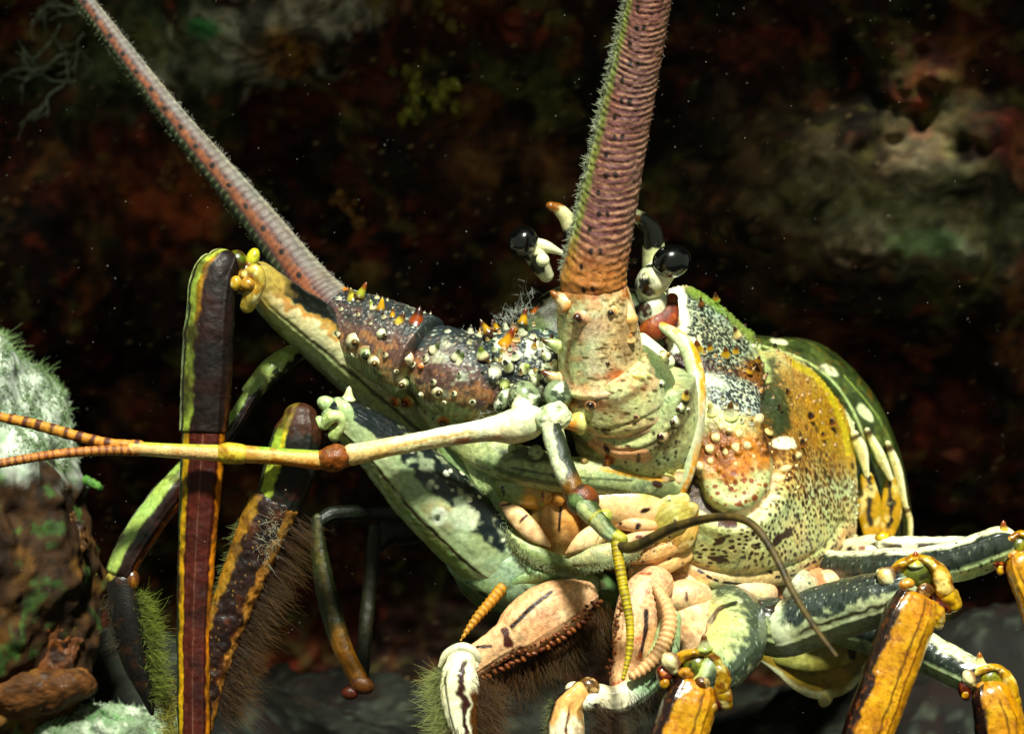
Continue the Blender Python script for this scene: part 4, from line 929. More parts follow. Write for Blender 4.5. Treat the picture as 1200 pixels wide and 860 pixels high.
# ------------------------------------------------------------------ LEGS
def knee(par, x, y, z, k, rot=0, hide=()):
    """jointed knee: olive hinge ball, collar over it, a condyle with two lobes either side; local units = px of the largest knee"""
    a = math.radians(rot)
    def T(p):
        dx, dy, dz = p[0], p[1], p[2]
        return (x + (dx * math.cos(a) - dy * math.sin(a)) * k, y + (dx * math.sin(a) + dy * math.cos(a)) * k, z + dz * k)
    def TT(st): return [T(p) + tuple(q * k for q in p[3:]) for p in st]
    yel = paint('#b8962c', mott('#7c3c10', 12 * k, .0, .6, .7, 3), mott('#ddd2a0', 14 * k, .1, .6, .7, 6), lambda x_, C: mix(C, ss(.2, .9, x_.s) * .4, '#5a240a'))
    crm = paint('#dcd8b4', mott('#b8902c', 12 * k, .1, .6, .7, 4), lambda x_, C: mix(C, ss(.25, .75, x_.s + .2 * fbm(x_.P, 7, 2, 3)) * .9, '#5a200c'))
    brn = paint('#4a1608', mott('#a85c20', 9 * k, .0, .5, .8, 5))
    bal = paint('#4c5420', mott('#8a8428', 12 * k, 0, .5, .7, 3), mott('#14140a', 9 * k, .1, .45, .85, 6), mott('#6a3010', 14 * k, .15, .5, .7, 9))
    dsp = lambda x_: 1.5 * k * fbm(x_.P, 9 * k, 2, 8)
    G = [ell(T((3, 0, 16)), (37 * k, 26 * k, 20 * k), rot + 12, paint('#5a2a0c', mott('#a87828', 10 * k, 0, .5, .8, 2), mott('#1c0a04', 8 * k, .2, .6, .8, 9)), 1.3, lambda x_: 1.6 * k * fbm(x_.P, 12 * k, 2, 8)),
         ell(T((1, -14, 6)), (22 * k, 20 * k, 19 * k), rot, bal, 1.2),
         tube(TT([(-30, -6, 6, 5, 6), (-25, -20, 0, 7, 9), (-12, -29, 0, 7, 14), (2, -33, 2, 7, 14), (18, -27, 0, 8, 14), (28, -14, -2, 11, 14), (33, 2, -4, 12, 13)]), paint('#b08830', mott('#e0d08c', 14 * k, .05, .5, .8, 3), mott('#6a300c', 9 * k, .1, .5, .85, 5)), step=1.2, disp=dsp),
         tube(TT([(-40, -16, 2, 8, 8), (-35, -13, -4, 12, 11), (-30, -6, 0, 9, 9)]), crm, step=1.2, disp=dsp),
         tube(TT([(-38, -6, 4, 8, 8), (-38, 4, 2, 11, 10), (-34, 16, 4, 7, 7)]), brn, step=1.2, disp=dsp),
         ell(T((-36, 15, -3)), (5.5 * k, 7.5 * k, 6 * k), rot + 15, yel, 1.1, dsp),
         tube(TT([(28, 2, 4, 9, 9), (38, 10, -2, 11, 11), (44, 20, 0, 9, 9)]), yel, step=1.2, disp=dsp),
         tube(TT([(22, 14, 4, 10, 9), (32, 22, 0, 9, 9), (38, 26, 2, 6, 6)]), brn, step=1.2, disp=dsp),
         tube(TT([(18, 22, -8, 8, 7), (25, 32, -10, 10, 9), (24, 42, -8, 8, 7)]), yel, step=1.2, disp=dsp),
         ell(T((-12, -3, -8)), (10 * k, 8 * k, 8 * k), rot - 20, paint('#b8843c', mott('#7a3c10', 8 * k, 0, .5, .8)), 1.2, dsp),
         ell(T((10, 4, -10)), (11 * k, 9 * k, 9 * k), rot, paint('#4a2c10', mott('#b8a070', 8 * k, .2, .5, .7)), 1.2, dsp)]
    return emit('knee', G, M_gloss, par, keep=True)
YL = '#d8b838'; CW = '#e6dfb4'
def orange_seg(lean=0):
    return paint('#b07c20', mott('#c89c40', 26, 0, .5, .6, 3), mott('#6a3408', 9, .1, .6, .5, 13), dots('#5a2408', 3.6, .25, .1, .5, 5, k=.6),
        band(-1.2, -.38, '#190804', .08, .16) if lean == 0 else band(.45, 1.2, '#1c0a05', .08, .12),
        band(.22, .3, '#2c0e05', .05, .07, .0, 1.2, .9) if lean == 0 else band(-.3, -.2, '#2c0e05', .05, .07, .0, 1.2, .9),
        band(.55, .62, '#3c1606', .05, .08, .1, 1.2, .8) if lean == 0 else band(-.65, -.55, '#3c1606', .05, .08, .1, 1.2, .8), mott('#7c4410', 5, .2, .7, .4, 9))

dfl = lambda x: 1.0 * fbm(x.P, 26, 2, 3) + .5 * fbm(x.P, 7, 2, 4) + .9 * np.exp(-((x.s - .55) / .07) ** 2) + .9 * np.exp(-((x.s + .5) / .07) ** 2)
# --- near right leg 1: foreshortened thigh, knee at (818,785)
m1 = paint('#a4ae86', mott('#d8e0c8', 14, .2, .6, .6, 7), band(-1.2, -.5, '#c8d08c', .2, .3), band(.0, 1.2, '#22302c', .2, .5, k=.92), dots('#a8b8a8', 4.5, .22, .1, .5, 5, (1.4, .4, 1), .8, where_s(.1, 1.2)), stroke([(832,728),(845,712),(862,706)], 3, '#14180f', .4, .4), dots('#1a2018', 6, .18, .08, .5, 5, (1, .5, 1)), ub(-.3, .05, '#c49478', .08, .1))
L = emit('walking_leg', [tube([(842,700,30,24),(862,722,-10,34),(862,752,-60,36),(846,775,-100,34),(832,790,-125,30)], m1, disp=dfl, step=1.4)], M_gloss, root, keep=True)
coxc = lambda sd: paint('#d6ae90', mott('#e6cab0', 20, 0, .5, .5, sd), band(.3, 1.2, '#a8b094', .3, .4, .3, 1.3, k=.6), dots('#3a140a', 17, .22, .05, .5, sd, (1.6, .6, .6), .9), mott('#9a4c28', 16, .5, .7, .7, sd + 3))
emit('coxa', [tube([(800,690,20,30,24),(812,722,4,34,28),(826,752,-4,30,26)], coxc(5), disp=lambda x: 1.2 * fbm(x.P, 14, 2, 3)), ell((800,700,0),(36,22,26),-5,coxc(3),1.6)], M_shell, L)
K = knee(L, 815, 795, -140, .95, 14)
spine(L, 826, 760, 95, 8, 16, '#dfe2b8', '#7a4a10', .25, z=-150)
emit('shin', [tube([(814,806,-132,27,25),(808,826,-136,32,30),(796,862,-142,33,30),(772,930,-156,32,30),(742,1020,-175,28,26)], orange_seg(), sq=2.8, disp=dfl, step=1.3, cap=(.35,1))], M_gloss, L)

# --- right leg 2: long grey green thigh to the big yellow knee
m2 = paint('#9aa884', band(.2, 1.2, '#2c3434', .12, .3, .3, 1.1), dots('#0c1010', 4.5, .3, .1, .9, 5, (1.3, .35, 1), .9, where_s(.1, 1.2)), dots('#a8b4b0', 4, .2, .1, .5, 6, (1.3, .35, 1), .8, where_s(.25, 1.2)), band(-.35, -.2, '#2c2010', .06, .12, .35, 1.1, .85), band(-1.2, -.75, '#b0b48c', .2, .2, k=.7),
    blob(918,735,7,22,8,'#2c140a',.2,.4), blob(905,715,16,5,-20,'#1c100a',.2,.4), blob(882,722,5,18,20,'#2c140a',.2,.5,.9), dots('#1a2018', 9, .18, .06, .4, 8), ub(-.3, .08, '#cf9a7c', .08, .1), mott('#c8d8c0', 22, .3, .7, .5, 11))
m2b = paint('#a4ae90', mott('#d0d4bc', 22, .2, .7, .5, 11), band(.05, 1.2, '#2c3434', .1, .35, .03, 1.1), dots('#0c1010', 4.5, .32, .1, .9, 5, (1.5, .4, 1), .9, where_s(.0, 1.2)), dots('#b4beb8', 4, .22, .1, .5, 6, (1.5, .35, 1), .8, where_s(.1, 1.2)), band(-.32, -.18, '#2c2010', .05, .12, .12, 1.1, .95), band(-1.2, -.8, '#b4b890', .15, .2, k=.7), ub(-.3, .02, '#c8d0bc', .03, .05))
L = emit('walking_leg', [tube([(872,716,10,26),(892,730,-6,33),(918,736,-16,34),(932,733,-20,30)], m2, disp=dfl, step=1.4), tube([(926,735,-22,34),(960,722,-32,35),(1000,710,-46,34),(1036,700,-60,31),(1058,692,-66,28)], m2b, disp=dfl, step=1.4)], M_gloss, root, keep=True)
emit('coxa', [ell((876,698,14),(36,24,28),-6,coxc(13),1.6), ell((868,722,4),(20,28,24),0,coxc(15),1.6)], M_shell, L)
K = knee(L, 1074, 688, -80, 1.0, 0)
spine(L, 1073, 662, 90, 8, 15, '#d8b850', '#8a3c0c', .2, z=-90)
emit('shin', [tube([(1074,704,-86,27,24),(1064,728,-90,32,28),(1044,785,-98,31,28),(1017,860,-106,30,27),(980,965,-120,27,24)], orange_seg(), sq=2.8, disp=dfl, step=1.3, cap=(.35,1))], M_gloss, L)

# --- right leg 3: dark thigh running out of the frame
m3 = paint('#242c2a', band(-1.2, -.35, '#a9bd92', .12, .15), band(.72, 1.2, '#e4e6d0', .1, .15), dots('#8a9a90', 4, .2, .1, .7, 5, (1, .3, 1), .5), dots('#0a0e0c', 6, .26, .1, .8, 5, (1, .3, 1), .9))
L = emit('walking_leg', [tube([(945,662,150,20),(990,668,90,23),(1040,667,46,25),(1085,664,22,24),(1130,655,8,25),(1172,640,-2,24)], m3, disp=dfl, step=1.4)], M_gloss, root, keep=True)
emit('coxa', [ell((960,690,80),(34,20,24),-25,coxc(23),1.6), ell((935,690,50),(26,24,24),0,paint('#a8ac98', mott('#cf9a7c', 14, .1, .5, .7), dots('#1a2018', 9, .2, .06, .5, 8)),1.6)], M_shell, L)
K = knee(L, 1198, 652, -12, .78, -8)
spine(L, 1176, 626, 90, 7, 15, '#b8a850', '#7a3c0c', .2, z=-15)
emit('shin', [tube([(1200,665,-12,22,20),(1226,730,-16,26,22),(1250,830,-24,26,22),(1262,930,-34,22,18)], orange_seg(1), sq=2.3, disp=dfl)], M_gloss, L)

# --- right leg 4: slim, behind leg 3
m4 = paint('#2c1a12', mott('#8a7a5c', 12, .2, .6, .6, 3), band(.35, 1.2, '#e8ecd4', .1, .1), ub(-.2, .18, '#dcd8c0', .1, .2), mott('#d8dcc8', 10, .35, .5, .9, 7), band(-1.2, -.7, '#6a7c5c', .2, .2))
L = emit('walking_leg', [tube([(975,648,190,12),(1005,643,165,14),(1032,640,138,15),(1052,642,125,14),(1100,640,118,12),(1160,640,110,11),(1230,648,100,10),(1290,668,95,9)], m4, disp=dfl)], M_gloss, root)
emit('knee', [ell((1018,652,128),(18,14,14),10,paint('#e2dcc8', mott('#6a240c', 9, .1, .4, .9)),1.4), ell((1036,631,128),(11,8,8),10,paint('#c8a838', mott('#6a240c', 7, .1, .4, .8)),1.4), ell((1012,662,118),(14,9,10),-30,paint('#e2e6d4', mott('#10140f', 9, .1, .4, .9)),1.4)], M_gloss, L)
emit('shin', [tube([(1290,668,95,9),(1330,760,80,9),(1350,900,70,6)], orange_seg(1))], M_gloss, L)

# --- right leg 5: low, knee at the bottom right corner
m5 = paint('#1c2422', band(.45, 1.2, '#dfe4c8', .1, .15), band(-1.2, -.4, '#93a886', .12, .15), dots('#8a9a90', 4, .2, .1, .7, 5, (1, .3, 1), .4), mott('#0a0c0a', 10, .3, .6, .5, 8))
L = emit('walking_leg', [tube([(965,728,60,20),(1010,740,52,24),(1060,752,36,24),(1100,772,24,23),(1140,792,10,22)], m5, disp=dfl)], M_gloss, root, keep=True)
K = knee(L, 1160, 808, -4, .78, 10)
spine(L, 1149, 780, 95, 7, 15, '#dfd8a0', '#8a5010', .2, z=-4)
emit('shin', [tube([(1164,822,-8,26,22),(1172,850,-10,30,24),(1180,900,-14,30,24),(1188,980,-20,26,20)], orange_seg(), sq=2.3, disp=dfl)], M_gloss, L)
# thin flap hanging below the tail
emit('swimmeret', [tube([(885,766,90,4,3),(920,776,92,18,4),(955,792,96,26,4),(985,790,100,22,4),(1012,766,104,10,3)], paint('#7c6424', band(-1.2,-.7,'#c8c8a8',.15,.1), mott('#9a8034', 24, 0, .5, .6), mott('#4a3c14', 14, .2, .6, .5)), disp=lambda x: .6 * fbm(x.P, 14, 2, 3)),
                   tube([(915,770,88,10,5),(950,772,80,16,6),(985,762,70,18,6),(1012,748,64,10,5)], paint('#8a8448', mott('#b0a868', 14, 0, .5, .6), stroke([(990,740),(1000,770)],5,'#2c140a')))], M_soft, root)
emit('swimmeret', [ell((968,815,98),(9,14,4),20,paint('#a8a070', mott('#c8c8a8', 10, 0, .5, .6)),1.6)], M_soft, root)

# --- left leg 1: long pale thigh from the body up to the high knee, dark shin straight down
tA = paint('#a8b488', band(-.3, .35, '#dcd6b4', .1, .2, .5, 1.1, .9), band(-.45, -.1, '#a87020', .12, .4, .5, 1.0, .8), band(-1.2, -.42, '#0e1210', .07, .22), band(.36, .47, '#2c160a', .04, .06, .2, 1.0, .9), ub(.95, 1.3, '#a89458', .04),
    dots('#cdd8d0', 6, .2, .08, .5, 5, (.8, .8, .5), .8, lambda x: ss(-.2, -.4, x.s) * ss(.42, .1, x.t)), band(.8, 1.2, '#6c7c50', .1, .1))
L = emit('walking_leg', [tube([(650,615,110,30),(570,552,110,35),(490,482,90,39),(405,412,50,38),(330,355,4,28),(303,327,-18,21)], tA, disp=dfl, step=1.5)], M_gloss, root, keep=True)
kc = paint('#4a5a18', mott('#7c8a24', 9, 0, .5, .7, 3), mott('#3a1408', 8, .2, .5, .8, 6))
K = emit('knee', [ell((282,322,-40),(26,20,16),50,paint('#6a4414', mott('#b08a34', 9, 0, .5, .8), mott('#2c1206', 7, .2, .6, .8, 4)),1.3,lambda x: 1.5 * fbm(x.P, 9, 2, 4)), ell((277,305,-52),(12,12,11),0,kc,1.3), ell((296,303,-40),(8,13,9),20,paint('#b8b848', mott('#6a5a14',6,.2,.6,.7)),1.3), tube([(288,322,-66,6),(299,318,-68,9),(304,330,-66,8),(296,345,-62,11),(290,358,-56,9)], paint('#b8a458', mott('#8a5a18',7,.0,.5,.8), mott('#e8e4b4',6,.2,.5,.8,6))),
              ell((276,332,-70),(7,9,7),10,paint('#b8983c', mott('#e0d8a0',5,.1,.5,.7)),1.2), ell((290,333,-72),(9,8,7),10,paint('#a8843c', mott('#5a2c10',5,.0,.5,.8)),1.2), ell((233,325,-50),(10,18,10),12,paint('#8aa84c', mott('#2c3a14',7,.1,.5,.7)),1.3)], M_gloss, L)
sA = paint('#120502', band(-1.2, -.5, '#94a650', .08, .14), band(-.95, -.85, '#0c1008', .03, .05), band(-1.2, -.95, '#a8b888', .03, .05), band(-.62, -.42, '#b07c1c', .06, .1, .0, .35, .8), mott('#2a0e05', 30, -.1, .6, .8, 5), band(.82, 1.2, '#4a2a10', .08, .1, .6, 1.2), mott('#080402', 24, .2, .7, .7, 9), ub(.28, .92, '#0b0704', .1, .1, .55))
sB = paint('#3a1208', band(-1.2, -.62, '#a8861c', .06, .12), band(-1.2, -.88, '#223018', .03, .05), band(.72, 1.2, '#b8741c', .07, .1), band(-.06, -.02, '#7a5a50', .03, .03, k=.5), mott('#1a0804', 30, 0, .6, .7, 5), mott('#3c1408', 18, .2, .6, .6, 9))
emit('shin', [tube([(262,308,-56,20,16),(252,325,-58,28,20),(246,370,-60,29,24),(242,440,-60,30,25),(239,505,-60,28,24)], sA, sq=2.1, disp=dfl, step=1.4, cap=(.8,.2))], M_dark, L)
emit('foot', [tube([(240,502,-60,26,22),(236,560,-60,25,21),(230,660,-62,22,19),(227,760,-66,20,18),(227,860,-70,19,17),(228,960,-76,14,10),(232,1040,-80,4,3)], sB, sq=2.1, disp=dfl, step=1.4, cap=(.4,1))], M_dark, L)

# --- left leg 2: in front, knee at (385,487)
tB = paint('#98a886', band(-1.2, -.12, '#0c151a', .06, .16), dots('#dfe6dc', 12, .26, .05, .6, 15, (.9, .9, .5), 1, lambda x: ss(-.12, -.25, x.s) * ss(.8, .5, x.t)), band(.58, .66, '#3c280c', .03, .05), band(.72, 1.2, '#7c9058', .1, .1), blob(515,600,22,14,40,'#c4a884',.5,.4,.5), blob(545,608,18,16,30,'#c0ccb8',.15,.25,1), blob(515,605,9,11,0,'#dfe4dc',.2,.2,1), blob(513,606,3,4,0,'#1a2420',.2,.2), ub(-.4, .02, '#8ea286', .02), mott('#b8c8ac', 18, .2, .6, .5, 7))
L = emit('walking_leg', [tube([(578,650,-4,44,34),(548,622,-14,46,34),(500,575,-30,44,34),(455,530,-44,36,30),(415,498,-56,27,24),(398,487,-60,22,20)], tB, disp=dfl, step=1.4)], M_gloss, root, keep=True)
emit('coxa', [tube([(556,650,0,36,26),(590,664,-6,44,28),(630,682,-4,38,26),(665,694,4,26,20)], paint('#7e987a', mott('#12180f', 17, .25, .4, .95, 4), mott('#9cb094', 22, 0, .5, .5, 8), dots('#1c1c10', 12, .18, .05, .5, 9), blob(590,665,26,16,-40,'#92a896',.2,.3,.8)), disp=lambda x: 1.5 * fbm(x.P, 22, 2, 3)),
              tube([(585,684,-22,8),(620,676,-26,9),(655,672,-24,8)], paint('#7c9468'))], M_shell, L)
K = emit('knee', [ell((383,473,-66),(12,9,9),20,paint('#a8bc94', mott('#5a6a40',6,.1,.5,.7)),1.3), tube([(396,470,-70,5),(404,480,-74,9),(410,496,-70,9),(402,510,-64,8)], paint('#a4b890', mott('#e0e8cc',6,.2,.5,.8))), tube([(380,498,-76,6),(386,490,-80,8),(396,488,-80,7),(400,498,-76,6),(392,510,-72,8)], paint('#b8cc9c', mott('#6a7c40',6,.1,.5,.7))), ell((374,496,-72),(7,9,7),0,paint('#a8b888'),1.2), ell((392,494,-78),(7,5,5),0,paint('#5a2c14'),1.2),
                  cone((408,468,-60),(.1,-.95,-.2),7,14,'#cdd8b0','#dfe6c0')], M_gloss, L)
sC = paint('#0d0f0a', band(.38, 1.2, '#9aac4c', .08, .14), band(.9, 1.2, '#26331a', .03, .05), band(.38, .55, '#c0a838', .05, .1, .4, 1.2, .8), mott('#30140a', 20, .1, .6, .8, 5), ub(.8, 1.3, '#3c1a0c', .1, .1, .8))
emit('shin', [tube([(352,488,-68,20,16),(350,505,-70,28,20),(342,540,-72,31,21),(331,575,-72,29,20),(324,592,-72,28,19)][::-1], sC, sq=2.1, disp=dfl, step=1.4, cap=(.2,.8))], M_dark, L)
sD = paint('#1e0b05', band(-1.2, -.55, '#8a6428', .1, .3), band(.6, 1.2, '#9a6a34', .1, .35), mott('#4a2410', 14, .1, .6, .7, 5), mott('#0a0503', 22, .2, .6, .7, 7), dots('#b88a50', 5, .16, .1, .35, 12, k=.7))
emit('foot', [tube([(322,590,-72,30,20),(306,625,-70,29,19),(284,680,-66,26,18),(262,735,-62,24,16),(246,790,-58,20,14),(236,850,-54,14,10)], sD, sq=2.2, disp=lambda x: 1.4 * fbm(x.P, 8, 2, 3), cap=(.4,1))], M_shell, L)
emit('hair', [hairs([(345,610,-66),(330,640,-64),(300,710,-62),(278,770,-60),(262,830,-56)], 3600, (.75,.62,.1), .16, 32, .32, '#2c1408', '#6a4814', 7, .15, 3, .9),
              hairs([(295,610,-66),(278,660,-64),(262,700,-62)], 700, (-.8,.3,0), .3, 16, .4, '#3c3418', '#a0a860', 5, .15, 4),
              hairs([(322,600,-92),(310,660,-90)], 160, (-.1,-.4,-.8), .6, 12, .35, '#8a8468', '#d8d4b8', 6, .6, 5)], M_hair, L)

# --- left leg 3: thin, behind
sE = paint('#180906', band(-1.2, -.1, '#8fa860', .1, .14) , band(.75, 1.2, '#a85c24', .08, .1), mott('#2c1008', 14, .1, .6, .7, 5), band(-1.2, -.9, '#283a1c', .03, .05))
L = emit('walking_leg', [tube([(420,400,110,8),(360,408,70,10),(322,430,45,14),(293,462,35,12)], paint('#8fa86a', band(.2,1.2,'#141a10',.1,.2), mott('#b8cc90',10,.2,.6,.6)), cap=(1,.4)),
                         tube([(296,458,35,10),(270,500,25,12),(215,560,10,17),(175,610,0,20),(150,650,-6,19),(140,672,-8,18)], paint('#180906', band(-1.2, -.2, '#8fa860', .1, .12), band(.75, 1.2, '#a85c24', .08, .1, .3, 1.2), band(-1.2, -.92, '#20301a', .03, .05), mott('#2c1008', 14, .1, .6, .7, 5)), disp=dfl, cap=(1,.4))], M_gloss, root)
emit('knee', [ell((135,678,-12),(11,9,9),20,paint('#8a8440', mott('#2c1c0c',6,0,.5,.7)),1.3), ell((152,680,-14),(12,14,10),10,paint('#4a2c14', mott('#8a5c28',6,.1,.5,.7)),1.3)], M_gloss, L)
emit('foot', [tube([(142,680,-8,17),(148,720,-6,20),(158,770,-2,17),(172,812,2,10),(178,835,4,3)], paint('#0c0804', mott('#2c1808', 10, .1, .6, .7)), cap=(.6,1))], M_shell, L)
emit('hair', [hairs([(160,700,-12),(172,740,-10),(178,780,-6),(182,815,0)], 1900, (.8,-.1,-.2), .34, 18, .36, '#3c4210', '#98a83c', 5, .3, 3), hairs([(130,700,-10),(140,760,-8)], 500, (-.6,.4,-.4), .3, 10, .4, '#20180a', '#4a3c18', 4, .2, 4),
              hairs([(186,800,20),(198,830,20),(205,880,20)], 700, (-.5,-.3,-.3), .5, 18, .5, '#7c7420', '#c8c050', 6, .3, 5)], M_hair, L)

# --- left leg 4 and 5: dim, far behind
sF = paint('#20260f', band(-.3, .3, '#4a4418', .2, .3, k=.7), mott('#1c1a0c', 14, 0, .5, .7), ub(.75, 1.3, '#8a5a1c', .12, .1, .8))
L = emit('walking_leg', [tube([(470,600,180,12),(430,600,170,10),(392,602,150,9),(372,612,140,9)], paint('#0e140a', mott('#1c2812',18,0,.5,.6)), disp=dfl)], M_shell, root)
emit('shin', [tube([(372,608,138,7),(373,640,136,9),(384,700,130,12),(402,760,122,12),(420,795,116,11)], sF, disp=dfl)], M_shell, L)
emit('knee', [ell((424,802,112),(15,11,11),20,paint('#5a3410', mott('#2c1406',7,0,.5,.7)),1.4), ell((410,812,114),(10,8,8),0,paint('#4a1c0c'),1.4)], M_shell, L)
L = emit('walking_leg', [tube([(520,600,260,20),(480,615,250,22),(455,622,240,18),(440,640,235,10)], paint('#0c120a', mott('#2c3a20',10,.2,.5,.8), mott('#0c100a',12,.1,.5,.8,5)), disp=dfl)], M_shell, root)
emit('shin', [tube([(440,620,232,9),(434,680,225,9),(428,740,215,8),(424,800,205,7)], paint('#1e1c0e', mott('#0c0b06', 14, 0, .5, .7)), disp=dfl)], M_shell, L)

# ------------------------------------------------------------------ mouth legs (maxillipeds)
pk = lambda sd: paint('#d49a7a', mott('#e0ae90', 16, 0, .5, .5, sd), mott('#b87858', 22, .1, .6, .5, sd + 2))
mA = paint('#d2a484', mott('#e0bc9c', 16, 0, .5, .5, 3), stroke([(648,695),(625,712),(603,733)], 2.6, '#1c0a06', .3, .2), dots('#5a2c10', 8, .26, .08, .9, 5, (1,1,.4), .95, lambda x: ss(-.35, -.55, x.s) ), mott('#b8705a', 5, .4, .7, .4, 9))
mA2 = paint('#d2a484', mott('#e0bc9c', 16, 0, .5, .5, 3), dots('#5a2c10', 7, .26, .08, .9, 5, (1,1,.4), .95, lambda x: ss(-.35, -.55, x.s)), stroke([(590,742),(594,752)], 5, '#3c1408', .3, .4), stroke([(562,760),(575,757)], 2, '#1c0a06', .3, .4))
L = emit('feeding_leg', [tube([(598,748,-52,24,18),(612,738,-50,32,22),(640,718,-44,34,24),(668,704,-36,28,20),(690,694,-24,16,14)][::-1], paint('#d2a484', mott('#e0bc9c', 16, 0, .5, .5, 3), stroke([(646,694),(625,710),(600,734)], 2.6, '#1c0a06', .3, .2), dots('#5a2c10', 8, .27, .08, .9, 5, (1,1,.4), .95, lambda x: ss(.35, .6, x.s)), mott('#b8705a', 5, .4, .7, .4, 9)), disp=dfl, cap=(.5,.3)),
                         tube([(600,745,-54,22,17),(578,760,-56,20,16),(556,776,-58,18,15),(548,784,-58,17,14)], paint('#d2a484', mott('#e0bc9c', 16, 0, .5, .5, 3), dots('#5a2c10', 7, .27, .08, .9, 5, (1,1,.4), .95, lambda x: ss(.35, .6, x.s)), stroke([(592,740),(596,754)], 5, '#3c1408', .3, .4), stroke([(560,758),(575,757)], 2, '#1c0a06', .3, .4)), disp=dfl, cap=(.3,.5))], M_shell, root, keep=True)
emit('knee', [tube([(516,780,-66,3),(524,766,-72,5.5),(542,758,-76,6,9),(557,766,-74,5.5),(563,780,-66,3)], paint('#e6e4d0', mott('#a8a890', 8, .2, .6, .4))), ell((540,768,-70),(16,10,12),10,paint('#c0a078', mott('#1c120a', 8, -.1, .3, .9)),1.4), ell((556,778,-66),(8,10,8),0,paint('#e0dcc8'),1.4)], M_gloss, L)
dA = paint('#e2e0cc', band(-.05, .4, '#2c0e06', .08, .3, .0, .8), band(-.75, -.65, '#14180f', .05, .08, .1), ub(.65, 1.3, '#5a3a10', .1, .1, .9), mott('#a8b078', 9, .3, .6, .6))
emit('foot', [tube([(541,778,-76,18,14),(538,800,-82,24,16),(540,830,-86,22,14),(545,865,-88,14,11),(548,910,-88,6,6)], paint('#e2e0cc', band(.0, .35, '#2c0e06', .08, .3, .0, .9), band(.5, 1.2, '#4a2a10', .1, .2, .25), band(-.72, -.62, '#14180f', .04, .08, .1), ub(.7, 1.3, '#6a4a18', .1, .1, .9)), disp=dfl)], M_gloss, L)
emit('hair', [hairs([(706,716,-20),(668,752,-30),(612,786,-40),(570,800,-44)], 2200, (.25,.95,.1), .2, 34, .3, '#5a3410', '#54421a', 6, .2, 3, .9),
              hairs([(522,785,-80),(518,810,-84),(522,840,-86),(530,870,-88)], 1500, (-.85,.25,-.1), .3, 24, .38, '#3c3c14', '#b8c070', 3, .2, 4),
              hairs([(560,800,-80),(566,830,-84),(566,870,-86)], 1900, (.55,.75,0), .22, 30, .3, '#4a2a10', '#6a4c1c', 8, .2, 5, .8), hairs([(530,850,-86),(565,870,-86)], 900, (0,1,0), .3, 34, .42, '#3c2c10', '#8a7a30', 6, .2, 6)], M_hair, L)
teeth = []
g = np.random.default_rng(8)
for pts_, zz in [([(704,712),(690,726),(672,744),(650,760),(624,772),(604,782),(584,790),(566,800)], -52), ([(736,706),(732,730),(727,760),(722,790)], -72)]:
    pp, _ = resample([(a, b, zz) for a, b in pts_], 7.5)
    tt_ = [ell((q[0] + g.normal(0, .8) - (5 if zz < -60 else 0), q[1] - (6 if zz > -60 else 0) + g.normal(0, .8), zz - 8 + 14 * (zz < -60)), (4.6, 3.0, 4), 30 + g.normal(0, 25), paint('#5a2a0c', mott('#a86a34', 4, .1, .5, .6)), 1.1) for q in pp]
    tt_ += [ell((q[0] - 5 - (5 if zz < -60 else 0) + g.normal(0, 1.5), q[1] - (13 if zz > -60 else 2) + g.normal(0, 1.2), zz - 13 + 10 * (zz < -60)), (2.8, 2.0, 2.4), 30, paint('#6a3410'), 1.1) for q in pp[1:]]
    teeth.append(tt_)
emit('tooth_row', teeth[0], M_shell, L)
ribc = lambda b, d_: (lambda x: mix(np.tile(c(b), (len(x.P), 1)), ss(.2, .8, np.sin(x.u * 2 * math.pi / 6.5)) * .7, d_))
rib = lambda x: .9 * np.sin(x.u * 2 * math.pi / 6.5)
emit('palp', [tube([(587,690,-34,7),(575,705,-40,6.5),(560,722,-46,5.5),(548,738,-50,3.5),(540,750,-52,1)], ribc('#c08c3c', '#6a4414'), disp=rib)], M_flag, L)

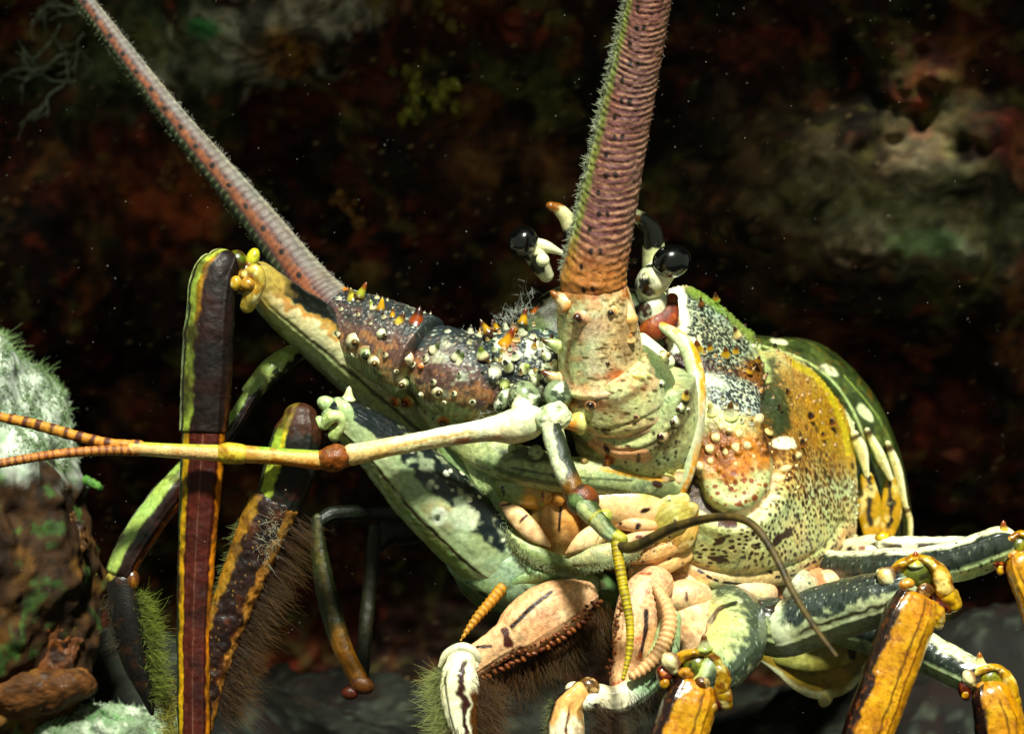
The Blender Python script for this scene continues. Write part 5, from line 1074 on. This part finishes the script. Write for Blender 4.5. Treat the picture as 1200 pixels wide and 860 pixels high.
L = emit('feeding_leg', [tube([(768,684,-34,22,18),(754,700,-46,26,20),(744,735,-58,26,20),(738,775,-66,20,16),(730,798,-68,16,14)], paint('#d2a484', mott('#e0bc9c', 16, 0, .5, .5, 3), lambda x, C: mix(C, ss(.3,.9,np.sin(x.u*2*math.pi/7))*.2, '#a86a50'), stroke([(757,715),(756,740),(750,768)], 2.4, '#1c0a06', .3, .3), dots('#6a2c10', 7, .27, .08, .9, 5, (1,1,.4), .95, lambda x: ss(-.4, -.6, x.s)), mott('#9a4c2c', 10, .4, .6, .8, 9)), disp=dfl)], M_shell, root, keep=True)
emit('tooth_row', teeth[1], M_shell, L)
emit('shank', [tube([(786,726,-60,13,12),(778,765,-68,17,14),(757,800,-76,18,15),(725,820,-82,17,14),(700,818,-84,17,14),(684,812,-84,14,12)], paint('#8fa888', band(.1, .35, '#12160f', .06, .15, .1, .55), mott('#b8c8b0', 14, .1, .6, .6), ub(.62, 1.3, '#dcd8cc', .06)), disp=dfl),
               ell((672,806,-92),(10,8,8),-10,paint('#e2dfd0'),1.3), ell((692,822,-98),(13,10,8),-30,paint('#d8dad0', blob(698,826,3,2.5,0,'#14140f',.2,.2)),1.3), ell((690,806,-92),(14,13,12),40,paint('#5a4024', mott('#140d08', 9, 0, .4, .9), mott('#c8a880', 8, .3, .5, .8, 7)),1.3)], M_gloss, L)
emit('foot', [tube([(680,812,-94,14,12),(666,830,-98,19,14),(664,862,-100,22,15),(668,900,-102,18,13),(674,950,-102,8,7)], paint('#dcdac8', ub(-.2,.25,'#c88a3c',.08,.15,.8), band(.0,.15,'#4a160a',.05,.2,.1), band(-1.2,-.85,'#12140f',.06,.1), band(.6,1.1,'#6a5030',.1,.4,k=.7), mott('#b8905c', 7, .45, .6, .7, 8)), disp=dfl)], M_gloss, L)
emit('hair', [hairs([(700,830,-96),(710,850,-96),(715,890,-96)], 1200, (.7,.6,0), .22, 30, .3, '#3c2410', '#5a4014', 9, .2, 5, .8), hairs([(735,826,-86),(770,800,-80),(790,760,-74)], 900, (.3,.95,0), .2, 40, .3, '#2c1c0a', '#4a3c14', 6, .2, 6, .8),
              hairs([(648,820,-96),(645,860,-98)], 260, (-.9,.1,0), .3, 9, .35, '#3c3c14', '#8a8a50', 2, .2, 7)], M_hair, L)
emit('palp', [tube([(770,690,-62,6),(782,712,-78,8),(784,735,-88,9),(774,762,-94,9),(756,782,-98,8),(742,792,-100,6)], ribc('#cfa884', '#a87a58'), disp=rib)], M_flag, L)
